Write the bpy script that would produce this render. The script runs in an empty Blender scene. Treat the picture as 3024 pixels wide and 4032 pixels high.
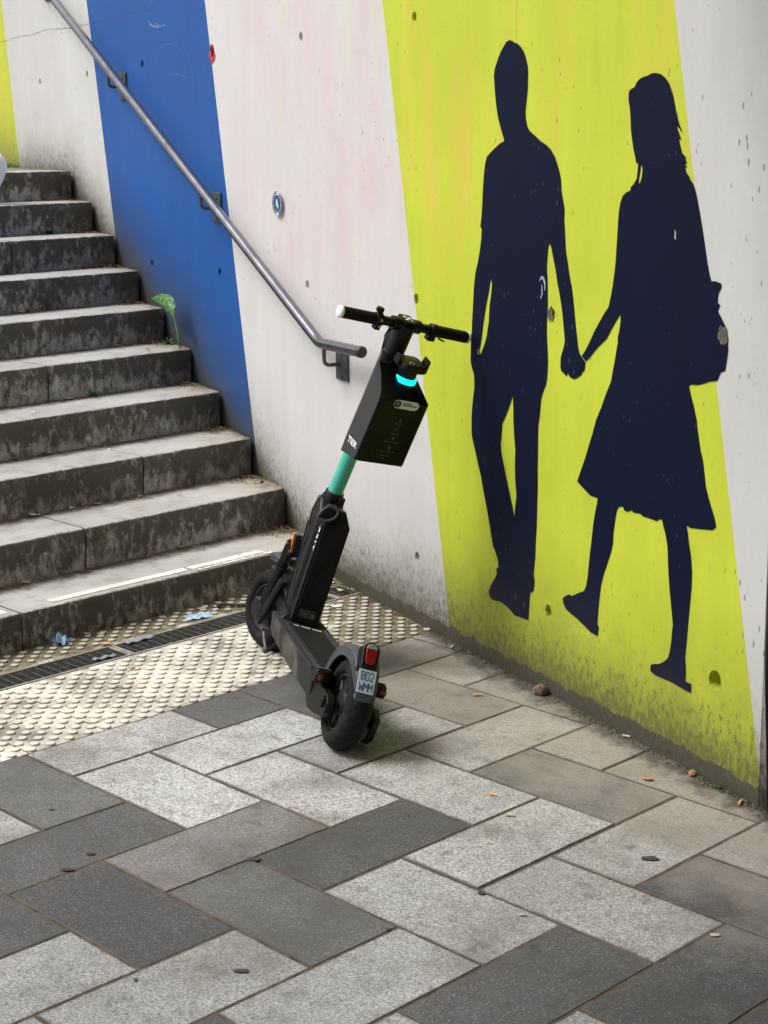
import bpy, bmesh, math, random
from mathutils import Vector, Matrix, noise
from math import sin, cos, pi, radians, sqrt, atan2

random.seed(7)
scene = bpy.context.scene
col = scene.collection

# ------------------------------------------------------------------ camera, sky, sun, exposure
CAM_R = ((0.702088, 0.712038, -0.008577), (-0.152709, 0.162317, 0.974850), (-0.695523, 0.683121, -0.222696))
cam_d = bpy.data.cameras.new('camera')
cam = bpy.data.objects.new('camera', cam_d)
col.objects.link(cam)
_r, _u, _f = (Vector(v) for v in CAM_R)
cm = Matrix((_r, _u, -_f)).transposed().to_4x4()
cm.translation = Vector((4.9671, -4.5251, 1.7932))
cam.matrix_world = cm
cam_d.sensor_fit = 'HORIZONTAL'
cam_d.sensor_width = 36.0
cam_d.lens = 36.0 * 6573.97 / 3024.0
cam_d.clip_start = 0.05
cam_d.clip_end = 500
scene.camera = cam

SUN_EL, SUN_AZ = radians(56), radians(226)     # azimuth of the direction TO the sun, ccw from +X
world = bpy.data.worlds.new('World')
scene.world = world
world.use_nodes = True
wn = world.node_tree
wn.nodes.clear()
sky = wn.nodes.new('ShaderNodeTexSky')
sky.sky_type = 'NISHITA'
sky.sun_disc = False
sky.sun_elevation = SUN_EL
sky.sun_rotation = pi / 2 - SUN_AZ
sky.dust_density = 4.0
hs = wn.nodes.new('ShaderNodeHueSaturation')
hs.inputs['Saturation'].default_value = 0.28
bg = wn.nodes.new('ShaderNodeBackground')
bg.inputs['Strength'].default_value = 0.11
wo = wn.nodes.new('ShaderNodeOutputWorld')
wn.links.new(sky.outputs[0], hs.inputs['Color'])
wn.links.new(hs.outputs[0], bg.inputs['Color'])
wn.links.new(bg.outputs[0], wo.inputs['Surface'])
sd = bpy.data.lights.new('sun', 'SUN')
sd.energy = 1.5
sd.angle = radians(22)
sd.color = (1.0, 0.985, 0.955)
sun = bpy.data.objects.new('sun', sd)
col.objects.link(sun)
sdir = Vector((cos(SUN_EL) * cos(SUN_AZ), cos(SUN_EL) * sin(SUN_AZ), sin(SUN_EL)))
sun.rotation_euler = sdir.to_track_quat('Z', 'Y').to_euler()
scene.view_settings.view_transform = 'Standard'
scene.view_settings.look = 'None'
scene.view_settings.gamma = 1.0
scene.view_settings.exposure = 0.66
scene.cycles.max_bounces = 8
SOFX = 2.0

MAN=[[1.4434,2.0424],[1.4571,2.053],[1.464,2.0595],[1.4708,2.0591],[1.4776,2.0639],[1.4832,2.0608],[1.4888,2.0639],[1.4955,2.0591],[1.5022,2.0593],[1.5077,2.054],[1.5244,2.0515],[1.5376,2.0459],[1.5519,2.0375],[1.5639,2.0269],[1.5737,2.0143],[1.5813,1.9974],[1.5878,1.9833],[1.591,1.9638],[1.5898,1.936],[1.5897,1.9137],[1.5853,1.8915],[1.5808,1.8692],[1.5763,1.8468],[1.5784,1.8242],[1.5871,1.8016],[1.6024,1.7869],[1.6166,1.7801],[1.6328,1.7734],[1.6651,1.7566],[1.697,1.7455],[1.7234,1.7318],[1.7445,1.7126],[1.7602,1.6879],[1.7727,1.6659],[1.7811,1.6412],[1.7833,1.6136],[1.7918,1.5861],[1.8002,1.5614],[1.8023,1.5476],[1.8004,1.5253],[1.8047,1.492],[1.808,1.4586],[1.8113,1.4308],[1.8219,1.3977],[1.8324,1.3591],[1.845,1.3263],[1.8535,1.2932],[1.8578,1.2709],[1.8642,1.2376],[1.8707,1.2043],[1.877,1.1765],[1.8834,1.1488],[1.8897,1.1325],[1.9,1.1234],[1.9235,1.1074],[1.9207,1.0821],[1.9086,1.0749],[1.9026,1.0656],[1.8833,1.0546],[1.8628,1.0474],[1.8389,1.0519],[1.8284,1.0633],[1.8222,1.0509],[1.8137,1.0557],[1.7926,1.0647],[1.7873,1.0745],[1.7892,1.1067],[1.8048,1.1402],[1.811,1.1581],[1.8066,1.1864],[1.7958,1.2427],[1.7883,1.2706],[1.7776,1.304],[1.767,1.3316],[1.7563,1.3708],[1.7456,1.3985],[1.737,1.4207],[1.7295,1.4402],[1.7189,1.451],[1.7125,1.4364],[1.7083,1.4076],[1.7051,1.373],[1.7084,1.3445],[1.7106,1.3159],[1.7118,1.2582],[1.7086,1.2231],[1.7065,1.1879],[1.7088,1.1531],[1.7132,1.1126],[1.7154,1.0835],[1.7133,1.0538],[1.7092,1.0222],[1.7034,1.0086],[1.6856,0.9806],[1.6773,0.96],[1.6737,0.9401],[1.6677,0.9003],[1.6617,0.8798],[1.6593,0.8271],[1.6592,0.7745],[1.658,0.7346],[1.6592,0.6818],[1.6568,0.608],[1.6543,0.5404],[1.6493,0.4922],[1.6468,0.4374],[1.6406,0.4019],[1.6369,0.3737],[1.6443,0.3618],[1.6418,0.3406],[1.6368,0.3222],[1.6168,0.3104],[1.6143,0.2925],[1.6066,0.2177],[1.5964,0.2137],[1.5799,0.2142],[1.5222,0.2097],[1.4832,0.2245],[1.437,0.2341],[1.417,0.2333],[1.3766,0.2275],[1.3563,0.2354],[1.3497,0.2518],[1.3636,0.2732],[1.3774,0.2908],[1.3937,0.309],[1.4047,0.3259],[1.4022,0.3466],[1.4156,0.3497],[1.4119,0.3772],[1.3948,0.4016],[1.3789,0.4193],[1.366,0.459],[1.3465,0.5186],[1.3295,0.5646],[1.3138,0.6039],[1.3008,0.6437],[1.2809,0.6824],[1.2637,0.7216],[1.2477,0.7541],[1.2372,0.7805],[1.2383,0.8437],[1.2431,0.8793],[1.2506,0.9151],[1.258,0.9437],[1.2559,0.985],[1.2449,1.0027],[1.2326,1.0267],[1.2351,1.0905],[1.2409,1.129],[1.2441,1.1671],[1.2501,1.2178],[1.2562,1.2806],[1.267,1.331],[1.2824,1.3629],[1.2954,1.4004],[1.3059,1.4437],[1.3088,1.4743],[1.2992,1.4829],[1.3069,1.5105],[1.3125,1.553],[1.3168,1.6012],[1.3236,1.6492],[1.3314,1.685],[1.3424,1.7059],[1.3664,1.7208],[1.3961,1.7357],[1.4254,1.7492],[1.4486,1.7551],[1.4498,1.762],[1.4407,1.7765],[1.426,1.8026],[1.4146,1.8258],[1.4045,1.8549],[1.3979,1.8839],[1.3936,1.9128],[1.3893,1.9417],[1.3872,1.959],[1.3921,1.979],[1.405,1.9985],[1.4168,2.0152],[1.4284,2.0289]]
MAN_GAPS=[[[1.5052,0.9509],[1.4949,0.9282],[1.4625,0.8767],[1.439,0.8461],[1.4362,0.8185],[1.4292,0.7766],[1.4329,0.7499],[1.4481,0.7114],[1.4672,0.6669],[1.4862,0.6224],[1.5052,0.5781],[1.5178,0.5449],[1.5218,0.5745],[1.531,0.6241],[1.5224,0.6701],[1.5202,0.7239],[1.523,0.7716],[1.5157,0.8175],[1.5109,0.857],[1.51,0.9103]],[[1.3695,1.3199],[1.374,1.2959],[1.3688,1.2649],[1.3599,1.2335],[1.3559,1.2024],[1.353,1.1713],[1.3467,1.1521],[1.3402,1.1267],[1.3276,1.1004],[1.3023,1.0632],[1.2922,1.0558],[1.2874,1.0678],[1.3004,1.0975],[1.3095,1.1297],[1.3162,1.1616],[1.3291,1.2062],[1.3419,1.2443],[1.3544,1.276],[1.3608,1.301]]]
WOMAN=[[2.139,1.8991],[2.1301,1.8952],[2.1257,1.8903],[2.1243,1.87],[2.1311,1.8495],[2.1362,1.8188],[2.1387,1.7881],[2.1447,1.7625],[2.1515,1.7369],[2.161,1.7139],[2.1678,1.6934],[2.1713,1.6986],[2.1768,1.6935],[2.1714,1.6549],[2.1582,1.6391],[2.1421,1.6283],[2.1423,1.6206],[2.1223,1.6148],[2.1041,1.6038],[2.0934,1.5851],[2.0864,1.5585],[2.0833,1.5266],[2.0802,1.4892],[2.0772,1.4517],[2.0749,1.4195],[2.069,1.3814],[2.062,1.3485],[2.0531,1.3153],[2.0412,1.2815],[2.025,1.2664],[2.0107,1.2513],[1.9867,1.2241],[1.9673,1.1999],[1.9478,1.1727],[1.9231,1.1419],[1.9041,1.1233],[1.9265,1.1089],[1.9484,1.125],[1.9877,1.1574],[2.0359,1.1904],[2.0567,1.2173],[2.0828,1.2472],[2.1032,1.2681],[2.1037,1.2437],[2.0976,1.2159],[2.0913,1.1989],[2.0916,1.1826],[2.0827,1.1487],[2.0756,1.1203],[2.0683,1.0973],[2.0613,1.0673],[2.0327,1.0212],[2.0121,0.9818],[1.986,0.9412],[1.9703,0.9017],[1.9544,0.8681],[1.933,0.8208],[1.9113,0.7792],[1.8871,0.7335],[1.9231,0.7179],[1.9597,0.7027],[2.0001,0.7022],[1.995,0.6811],[1.9846,0.6475],[1.9764,0.6077],[1.9693,0.5616],[1.962,0.5215],[1.9559,0.4815],[1.9518,0.4482],[1.9433,0.4137],[1.9323,0.3947],[1.9098,0.3846],[1.8814,0.371],[1.8642,0.3615],[1.8527,0.3639],[1.8295,0.3542],[1.812,0.3419],[1.8156,0.3261],[1.8321,0.3102],[1.8647,0.3019],[1.8993,0.2943],[1.9335,0.2835],[1.973,0.2711],[2.0097,0.2692],[2.0147,0.3018],[2.0058,0.306],[2.0087,0.3392],[2.0156,0.3926],[2.0226,0.4329],[2.0361,0.4713],[2.0518,0.5036],[2.0745,0.553],[2.0825,0.5799],[2.0841,0.6115],[2.0918,0.6505],[2.0996,0.6831],[2.1098,0.6975],[2.1326,0.702],[2.1379,0.692],[2.1534,0.6908],[2.1788,0.7001],[2.1841,0.6939],[2.2193,0.6979],[2.2295,0.6927],[2.2741,0.6928],[2.2987,0.6918],[2.3082,0.6979],[2.3227,0.7027],[2.3329,0.6822],[2.3432,0.6605],[2.3537,0.6271],[2.3567,0.5919],[2.3608,0.551],[2.3668,0.5104],[2.3736,0.4759],[2.3804,0.4414],[2.3872,0.4069],[2.3841,0.3819],[2.3812,0.3507],[2.3745,0.3182],[2.3682,0.3012],[2.354,0.2879],[2.3396,0.2776],[2.3201,0.2677],[2.3033,0.2641],[2.2856,0.2558],[2.284,0.2366],[2.3062,0.2306],[2.3458,0.2317],[2.3945,0.2321],[2.4425,0.2281],[2.4784,0.2269],[2.4793,0.2544],[2.4625,0.2536],[2.4511,0.2551],[2.452,0.2857],[2.4469,0.3265],[2.452,0.3701],[2.4567,0.4253],[2.4623,0.4804],[2.4679,0.535],[2.4683,0.5763],[2.4621,0.6218],[2.4518,0.6546],[2.4442,0.688],[2.4379,0.7088],[2.4529,0.7043],[2.5002,0.7102],[2.5536,0.7186],[2.569,0.7304],[2.5611,0.7526],[2.5469,0.7781],[2.5326,0.8037],[2.5181,0.835],[2.5126,0.8623],[2.5021,0.9057],[2.4904,0.932],[2.4843,0.9536],[2.4739,0.9914],[2.4716,1.0079],[2.4568,1.0451],[2.4421,1.0768],[2.4322,1.1007],[2.4456,1.1064],[2.4681,1.1071],[2.4946,1.1144],[2.5207,1.1233],[2.5552,1.1305],[2.5658,1.1483],[2.568,1.1536],[2.5867,1.1609],[2.592,1.1866],[2.597,1.217],[2.5929,1.2414],[2.586,1.2754],[2.5696,1.2936],[2.5489,1.3165],[2.5578,1.3322],[2.5465,1.3386],[2.5488,1.3611],[2.5607,1.3793],[2.5603,1.3891],[2.538,1.3938],[2.5182,1.3923],[2.5096,1.4076],[2.4979,1.4415],[2.4868,1.4804],[2.4758,1.5193],[2.4639,1.5581],[2.4522,1.5921],[2.4396,1.6262],[2.4284,1.6455],[2.4158,1.6551],[2.4089,1.6648],[2.3971,1.6744],[2.39,1.6891],[2.4024,1.6868],[2.3881,1.6979],[2.3996,1.698],[2.391,1.7107],[2.3958,1.7127],[2.3764,1.7258],[2.3676,1.743],[2.3604,1.7617],[2.3712,1.7602],[2.3537,1.7873],[2.3509,1.7981],[2.3773,1.7764],[2.3573,1.8069],[2.3439,1.8364],[2.3347,1.8659],[2.3257,1.8857],[2.3099,1.9105],[2.2952,1.9232],[2.2737,1.9337],[2.2522,1.9378],[2.2307,1.9375],[2.2178,1.933],[2.1917,1.9288],[2.1741,1.9233],[2.161,1.9146],[2.1524,1.9023]]
WOMAN_GAPS=[[[2.1892,1.6963],[2.1976,1.681],[2.1954,1.6605],[2.1869,1.6424],[2.1816,1.6397],[2.1795,1.6499],[2.1853,1.6706]]]

# ------------------------------------------------------------------ helpers
def tag(o, label=None, cat=None, group=None, kind=None):
    if label: o['label'] = label
    if cat: o['category'] = cat
    if group: o['group'] = group
    if kind: o['kind'] = kind
    return o

def empty(name, mat=None, loc=None):
    o = bpy.data.objects.new(name, None)
    o.empty_display_size = 0.1
    col.objects.link(o)
    if mat is not None: o.matrix_world = mat
    if loc is not None: o.location = loc
    return o

class MB:
    """collects shapes in one bmesh; build() links it as one mesh object"""
    def __init__(s, T=None):
        s.bm = bmesh.new(); s.T = T or (lambda p: p); s.mi = 0
    def v(s, p): return s.bm.verts.new(s.T(Vector(p)))
    def f(s, vs):
        try:
            fc = s.bm.faces.new(vs)
        except ValueError:
            return None
        fc.material_index = s.mi
        return fc
    def poly(s, pts): return s.f([s.v(p) for p in pts])
    def box(s, c, d, R=None):
        c = Vector(c); hx, hy, hz = d[0] / 2, d[1] / 2, d[2] / 2
        vs = []
        for x in (-hx, hx):
            for y in (-hy, hy):
                for z in (-hz, hz):
                    q = Vector((x, y, z))
                    if R is not None: q = R @ q
                    vs.append(s.v(c + q))
        for q in ((0, 1, 3, 2), (4, 6, 7, 5), (0, 4, 5, 1), (2, 3, 7, 6), (0, 2, 6, 4), (1, 5, 7, 3)):
            s.f([vs[i] for i in q])
    def prism(s, pts, axis, lo, hi):
        """pts: 2-D outline in the two other axes, extruded along axis from lo to hi"""
        def mk(a, b, w):
            return {0: (w, a, b), 1: (a, w, b), 2: (a, b, w)}[axis]
        A = [s.v(mk(a, b, lo)) for a, b in pts]; B = [s.v(mk(a, b, hi)) for a, b in pts]
        s.f(A[::-1]); s.f(B)
        n = len(pts)
        for i in range(n): s.f([A[i], A[(i + 1) % n], B[(i + 1) % n], B[i]])
    def hull(s, pts):
        vs = [s.v(p) for p in pts]
        r = bmesh.ops.convex_hull(s.bm, input=vs)
        for g in r['geom']:
            if isinstance(g, bmesh.types.BMFace): g.material_index = s.mi
        bmesh.ops.delete(s.bm, geom=[g for g in r['geom_interior'] if isinstance(g, bmesh.types.BMVert)], context='VERTS')
    def tube(s, path, rad, n=16, caps=True):
        path = [Vector(p) for p in path]
        if not hasattr(rad, '__len__'): rad = [rad] * len(path)
        rings = []; prev = None
        for i, p in enumerate(path):
            if i == 0: t = path[1] - p
            elif i == len(path) - 1: t = p - path[i - 1]
            else: t = (path[i + 1] - p).normalized() + (p - path[i - 1]).normalized()
            t.normalize()
            if prev is None:
                a = Vector((0, 0, 1)) if abs(t.z) < 0.9 else Vector((1, 0, 0))
                x = t.cross(a).normalized()
            else:
                x = (prev - t * prev.dot(t)).normalized()
            prev = x
            y = t.cross(x)
            rings.append([s.v(p + (x * cos(2 * pi * k / n) + y * sin(2 * pi * k / n)) * rad[i]) for k in range(n)])
        for a, b in zip(rings, rings[1:]):
            for k in range(n): s.f([a[k], a[(k + 1) % n], b[(k + 1) % n], b[k]])
        if caps:
            s.f(rings[0][::-1]); s.f(rings[-1])
    def cyl(s, a, b, r, n=20): s.tube([a, b], r, n)
    def lathe(s, c, ax, prof, n=48, closed=False, ref=None, mod=None):
        """prof: (radius, along-axis) pairs revolved about ax through c"""
        c = Vector(c); ax = Vector(ax).normalized()
        x = Vector(ref).normalized() if ref else ax.orthogonal().normalized()
        y = ax.cross(x)
        R = []
        for k in range(n):
            a = 2 * pi * k / n
            ring = []
            for j, (r, w) in enumerate(prof):
                rr = r + (mod(k, j) if mod else 0)
                ring.append(s.v(c + ax * w + (x * cos(a) + y * sin(a)) * rr))
            R.append(ring)
        m = len(prof)
        for k in range(n):
            A, B = R[k], R[(k + 1) % n]
            for j in range(m if closed else m - 1):
                s.f([A[j], A[(j + 1) % m], B[(j + 1) % m], B[j]])
    def sphere(s, c, r, n=16, sc=(1, 1, 1)):
        c = Vector(c); prof = []
        rings = []
        for i in range(1, n // 2):
            t = pi * i / (n // 2)
            rings.append([s.v(c + Vector((r * sc[0] * sin(t) * cos(2 * pi * k / n), r * sc[1] * sin(t) * sin(2 * pi * k / n), r * sc[2] * cos(t)))) for k in range(n)])
        top = s.v(c + Vector((0, 0, r * sc[2]))); bot = s.v(c - Vector((0, 0, r * sc[2])))
        for k in range(n):
            s.f([top, rings[0][k], rings[0][(k + 1) % n]]); s.f([bot, rings[-1][(k + 1) % n], rings[-1][k]])
        for a, b in zip(rings, rings[1:]):
            for k in range(n): s.f([a[k], b[k], b[(k + 1) % n], a[(k + 1) % n]])
    def build(s, name, mats, parent=None, smooth=35, bevel=0, seg=2, fix=True):
        if fix: bmesh.ops.recalc_face_normals(s.bm, faces=s.bm.faces[:])
        me = bpy.data.meshes.new(name)
        s.bm.to_mesh(me); s.bm.free()
        if not isinstance(mats, (list, tuple)): mats = [mats]
        for m in mats: me.materials.append(m)
        if smooth:
            me.shade_smooth(); me.set_sharp_from_angle(angle=radians(smooth))
        o = bpy.data.objects.new(name, me)
        col.objects.link(o)
        if parent: o.parent = parent
        if bevel:
            b = o.modifiers.new('bevel', 'BEVEL'); b.width = bevel; b.segments = seg; b.limit_method = 'ANGLE'; b.angle_limit = radians(40)
            b.harden_normals = False
        return o

# ------------------------------------------------------------------ materials
class NT:
    def __init__(s, name):
        s.m = bpy.data.materials.new(name); s.m.use_nodes = True
        s.t = s.m.node_tree; s.t.nodes.clear()
        s.out = s.n('ShaderNodeOutputMaterial'); s.p = s.n('ShaderNodeBsdfPrincipled')
        s.t.links.new(s.p.outputs[0], s.out.inputs[0])
        s._oc = None
    def n(s, typ, **kw):
        nd = s.t.nodes.new(typ)
        for k, v in kw.items(): setattr(nd, k, v)
        return nd
    def set(s, sock, val):
        if isinstance(val, bpy.types.NodeSocket): s.t.links.new(val, sock)
        elif isinstance(val, (tuple, list)):
            sock.default_value = tuple(val) + ((1,) if len(val) == 3 and sock.type == 'RGBA' else ())
        else: sock.default_value = val
    @property
    def oc(s):
        if s._oc is None: s._oc = s.n('ShaderNodeTexCoord').outputs['Object']
        return s._oc
    def xyz(s, vec=None):
        q = s.n('ShaderNodeSeparateXYZ'); s.set(q.inputs[0], vec or s.oc); return q.outputs
    def sc(s, scale, vec=None, loc=(0, 0, 0), rot=(0, 0, 0)):
        q = s.n('ShaderNodeMapping'); s.set(q.inputs['Vector'], vec or s.oc)
        q.inputs['Scale'].default_value = scale; q.inputs['Location'].default_value = loc; q.inputs['Rotation'].default_value = rot
        return q.outputs[0]
    def noise(s, scale, vec=None, det=4, rough=0.55, dist=0.0):
        q = s.n('ShaderNodeTexNoise'); s.set(q.inputs['Vector'], vec or s.oc)
        q.inputs['Scale'].default_value = scale; q.inputs['Detail'].default_value = det; q.inputs['Roughness'].default_value = rough
        q.inputs['Distortion'].default_value = dist
        return q.outputs['Fac']
    def vor(s, scale, vec=None, rnd=1.0, feat='F1'):
        q = s.n('ShaderNodeTexVoronoi', feature=feat); s.set(q.inputs['Vector'], vec or s.oc)
        q.inputs['Scale'].default_value = scale; q.inputs['Randomness'].default_value = rnd
        return q.outputs
    def rng(s, val, a, b, c=0.0, d=1.0, smooth=False):
        q = s.n('ShaderNodeMapRange'); q.clamp = True
        if smooth: q.interpolation_type = 'SMOOTHSTEP'
        s.set(q.inputs[0], val)
        for i, x in enumerate((a, b, c, d)): s.set(q.inputs[i + 1], x)
        return q.outputs[0]
    def math(s, op, a, b=0.0, clamp=False):
        q = s.n('ShaderNodeMath', operation=op); q.use_clamp = clamp
        s.set(q.inputs[0], a); s.set(q.inputs[1], b); return q.outputs[0]
    def mix(s, fac, a, b, mode='MIX'):
        q = s.n('ShaderNodeMix', data_type='RGBA', blend_type=mode); q.clamp_factor = True
        s.set(q.inputs[0], fac); s.set(q.inputs[6], a); s.set(q.inputs[7], b); return q.outputs[2]
    def bump(s, h, strength=0.3, dist=0.002):
        q = s.n('ShaderNodeBump'); s.set(q.inputs['Height'], h)
        q.inputs['Strength'].default_value = strength; q.inputs['Distance'].default_value = dist
        s.t.links.new(q.outputs[0], s.p.inputs['Normal'])
    def base(s, c): s.set(s.p.inputs['Base Color'], c)
    def rough(s, r): s.set(s.p.inputs['Roughness'], r)
    def metal(s, r): s.set(s.p.inputs['Metallic'], r)
    def spec(s, r): s.set(s.p.inputs['Specular IOR Level'], r)

def plain(name, c, r=0.5, metal=0.0, var=0.15, scale=40, dirt=None, bump=0.0, spec=None):
    t = NT(name)
    nz = t.noise(scale, det=5)
    cc = t.mix(t.rng(nz, 0.3, 0.7), tuple(x * (1 - var) for x in c), tuple(min(1, x * (1 + var)) for x in c))
    if dirt:
        cc = t.mix(t.rng(t.noise(scale * 0.35, det=6, rough=0.7), dirt[1], dirt[1] + 0.18), cc, dirt[0])
    t.base(cc)
    t.rough(t.rng(nz, 0.2, 0.8, max(0.02, r - 0.1), min(1, r + 0.1)))
    t.metal(metal)
    if spec is not None: t.spec(spec)
    if bump: t.bump(nz, bump, 0.001)
    return t.m

def emit(name, c, e):
    t = NT(name); t.base((0.02, 0.02, 0.02))
    t.set(t.p.inputs['Emission Color'], c); t.p.inputs['Emission Strength'].default_value = e
    return t.m

STEP_H, STEP_T, H1 = 0.1614, 0.3450, 0.1365
WDD = Vector((0.953243, -0.302206, 0)); WNN = Vector((0.302206, 0.953243, 0)); WUP = Vector((-0.004238, -0.013368, 0.999902))
TP = -0.31703
def W(a, b, off=0.0): return WDD * a + WUP * b - WNN * off

def wall_paint(name, c, pink=False, orange=False, dark=False, drt=1.0, fleck=1.0, mot=1.0, wash_k=0.50, wash_c=(0.20, 0.180, 0.145)):
    """painted board-marked concrete: local x runs along the wall, z up"""
    t = NT(name)
    x, y, z = t.xyz()
    # height above the pavement or, by the stairs, above the line of the steps
    flo = t.math('MINIMUM', t.math('MAXIMUM', t.math('MULTIPLY', x, -0.4461), 0.0), 1.50)
    hgt = t.math('SUBTRACT', z, flo)
    mott = t.noise(1.6, det=5, rough=0.6)
    fine = t.noise(60, det=3)
    mo2 = t.noise(1.0, t.sc((9, 9, 1.1)), det=5, rough=0.6)
    k = t.math('ADD', t.rng(mott, 0.3, 0.7, -0.16 * mot, 0.16 * mot), t.rng(mo2, 0.3, 0.7, -0.11 * mot, 0.11 * mot))
    base = t.mix(t.math('ADD', k, 0.5), tuple(q * 0.74 for q in c), tuple(min(1, q * 1.22) for q in c))
    base = t.mix(t.rng(fine, 0.35, 0.65, 0, 0.10), base, tuple(q * 0.7 for q in c))
    if pink:
        pk = t.rng(t.noise(1.7, t.sc((1.5, 1, 0.95)), det=7, rough=0.70), 0.42, 0.70)
        pk = t.math('MULTIPLY', pk, t.rng(z, 0.75, 1.5, smooth=True))
        pk = t.math('MULTIPLY', pk, t.rng(x, -1.1, -0.5))
        base = t.mix(t.math('MULTIPLY', pk, 0.62), base, (0.70, 0.46, 0.49))
        st = t.rng(t.noise(3.0, t.sc((6, 1, 0.5)), det=5, rough=0.6), 0.66, 0.74)
        st = t.math('MULTIPLY', st, t.rng(z, 1.0, 1.5, smooth=True))
        base = t.mix(t.math('MULTIPLY', st, 0.22), base, (0.70, 0.18, 0.20))
        yg = t.rng(t.noise(2.3, t.sc((2.0, 1, 0.6), loc=(3, 0, 1)), det=5, rough=0.6), 0.58, 0.74)
        yg = t.math('MULTIPLY', yg, t.rng(z, 0.8, 1.2, smooth=True))
        base = t.mix(t.math('MULTIPLY', yg, 0.35), base, (0.70, 0.74, 0.30))
    if orange:
        og = t.rng(t.noise(1.9, t.sc((3.2, 1, 0.5), loc=(1.3, 0, 2)), det=6, rough=0.66), 0.52, 0.74)
        og = t.math('MULTIPLY', og, t.rng(z, 1.1, 1.6, smooth=True))
        base = t.mix(t.math('MULTIPLY', og, 0.90), base, (0.72, 0.50, 0.09))
    # scratches and pitting
    fl = t.vor(34, t.sc((1.15, 0.0, 0.42)))
    flm = t.math('LESS_THAN', fl['Distance'], t.rng(t.noise(3.1, det=3), 0.40, 0.72, 0.02, 0.150 * fleck))
    flc = (0.10, 0.09, 0.08) if not dark else (0.20, 0.21, 0.23)
    base = t.mix(t.math('MULTIPLY', flm, 0.65 if not dark else 0.25), base, flc)
    fl2 = t.vor(15, t.sc((1.7, 0.0, 0.30), loc=(4, 0, 3)))
    flm2 = t.math('LESS_THAN', fl2['Distance'], t.rng(t.noise(2.3, t.sc((1, 1, 1), loc=(9, 3, 0)), det=2), 0.46, 0.74, 0.0, 0.095 * fleck))
    base = t.mix(t.math('MULTIPLY', flm2, 0.55 if not dark else 0.22), base, (0.16, 0.13, 0.10) if not dark else (0.28, 0.29, 0.30))
    # grime: thick near the floor line, running up in vertical streaks
    n1 = t.noise(1.0, t.sc((19, 19, 11)), det=9, rough=0.78)
    n2 = t.noise(2.4, det=5, rough=0.6)
    n3 = t.noise(1.0, t.sc((90, 90, 40)), det=5, rough=0.75)
    g = t.math('ADD', t.math('MULTIPLY', n1, 0.50), t.math('MULTIPLY', n2, 0.35))
    g = t.math('ADD', g, t.math('MULTIPLY', n3, 0.42))
    low = t.rng(hgt, 0.46, 0.0, 0.0, 1.0)
    low = t.math('POWER', low, 1.6)
    gm = t.rng(t.math('ADD', g, t.math('MULTIPLY', low, 0.62)), 0.72, 1.34)
    gm = t.math('MULTIPLY', gm, t.rng(hgt, 0.80, 0.25, 0.0, 1.0, smooth=True))
    base = t.mix(t.math('MULTIPLY', gm, 0.85 * drt), base, (0.105, 0.090, 0.062))
    n5 = t.noise(1.0, t.sc((58, 58, 32), loc=(5, 0, 2)), det=6, rough=0.74)
    fg = t.rng(t.math('ADD', n5, t.math('MULTIPLY', low, 0.30)), 0.66, 0.75)
    base = t.mix(t.math('MULTIPLY', fg, 0.62 * drt), base, (0.075, 0.060, 0.045))
    wash = t.math('MULTIPLY', t.rng(hgt, 0.56, 0.04), t.rng(n2, 0.25, 0.75, 0.25, 1.0))
    base = t.mix(t.math('MULTIPLY', wash, wash_k), base, wash_c)
    # bare concrete kicker with a ragged paint edge, mossy in places
    edge = t.math('ADD', 0.052, t.rng(t.noise(15, det=7, rough=0.7), 0.3, 0.7, -0.017, 0.017))
    bare = t.math('MULTIPLY', t.math('LESS_THAN', z, edge), t.rng(x, -0.05, 0.1))
    bc = t.mix(t.rng(n3, 0.3, 0.7), (0.035, 0.033, 0.026), (0.105, 0.10, 0.085))
    base = t.mix(t.math('MULTIPLY', bare, 0.92), base, bc)
    mo = t.math('MULTIPLY', t.rng(hgt, 0.15, 0.02), t.rng(t.noise(6, det=5, rough=0.7), 0.38, 0.6))
    mo = t.math('MULTIPLY', mo, t.rng(x, 1.7, 0.8, 0.15, 1.0))
    base = t.mix(t.math('MULTIPLY', mo, 0.75), base, (0.050, 0.062, 0.020))
    # casting joints
    sv = t.math('LESS_THAN', t.math('ABSOLUTE', t.math('SUBTRACT', x, 1.523)), t.rng(t.noise(7, det=3), 0.35, 0.65, 0.0006, 0.0022))
    sv = t.math('MULTIPLY', sv, t.rng(z, 1.0, 2.0, 0.25, 1.0))
    wob = t.rng(t.noise(1.2, det=3), 0.3, 0.7, -0.012, 0.012)
    sh = t.math('LESS_THAN', t.math('ABSOLUTE', t.math('SUBTRACT', t.math('ADD', z, wob), 2.366)), t.rng(t.noise(8, det=3), 0.30, 0.62, 0.0008, 0.0050))
    sh = t.math('MULTIPLY', sh, t.rng(x, -1.6, -1.9))
    seam = t.math('MAXIMUM', sv, sh)
    base = t.mix(t.math('MULTIPLY', seam, 0.42 if not dark else 0.25), base, (0.05, 0.05, 0.05) if not dark else (0.002, 0.002, 0.004))
    t.base(base)
    t.rough(t.rng(n2, 0.2, 0.8, 0.50, 0.66) if not dark else 0.6)
    t.spec(0.30 if not dark else 0.12)
    hh = t.math('SUBTRACT', t.math('MULTIPLY', fine, 0.3), t.math('MULTIPLY', t.math('MAXIMUM', flm, flm2), 0.8))
    hh = t.math('SUBTRACT', hh, seam)
    t.bump(hh, 0.25, 0.003)
    return t.m

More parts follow.
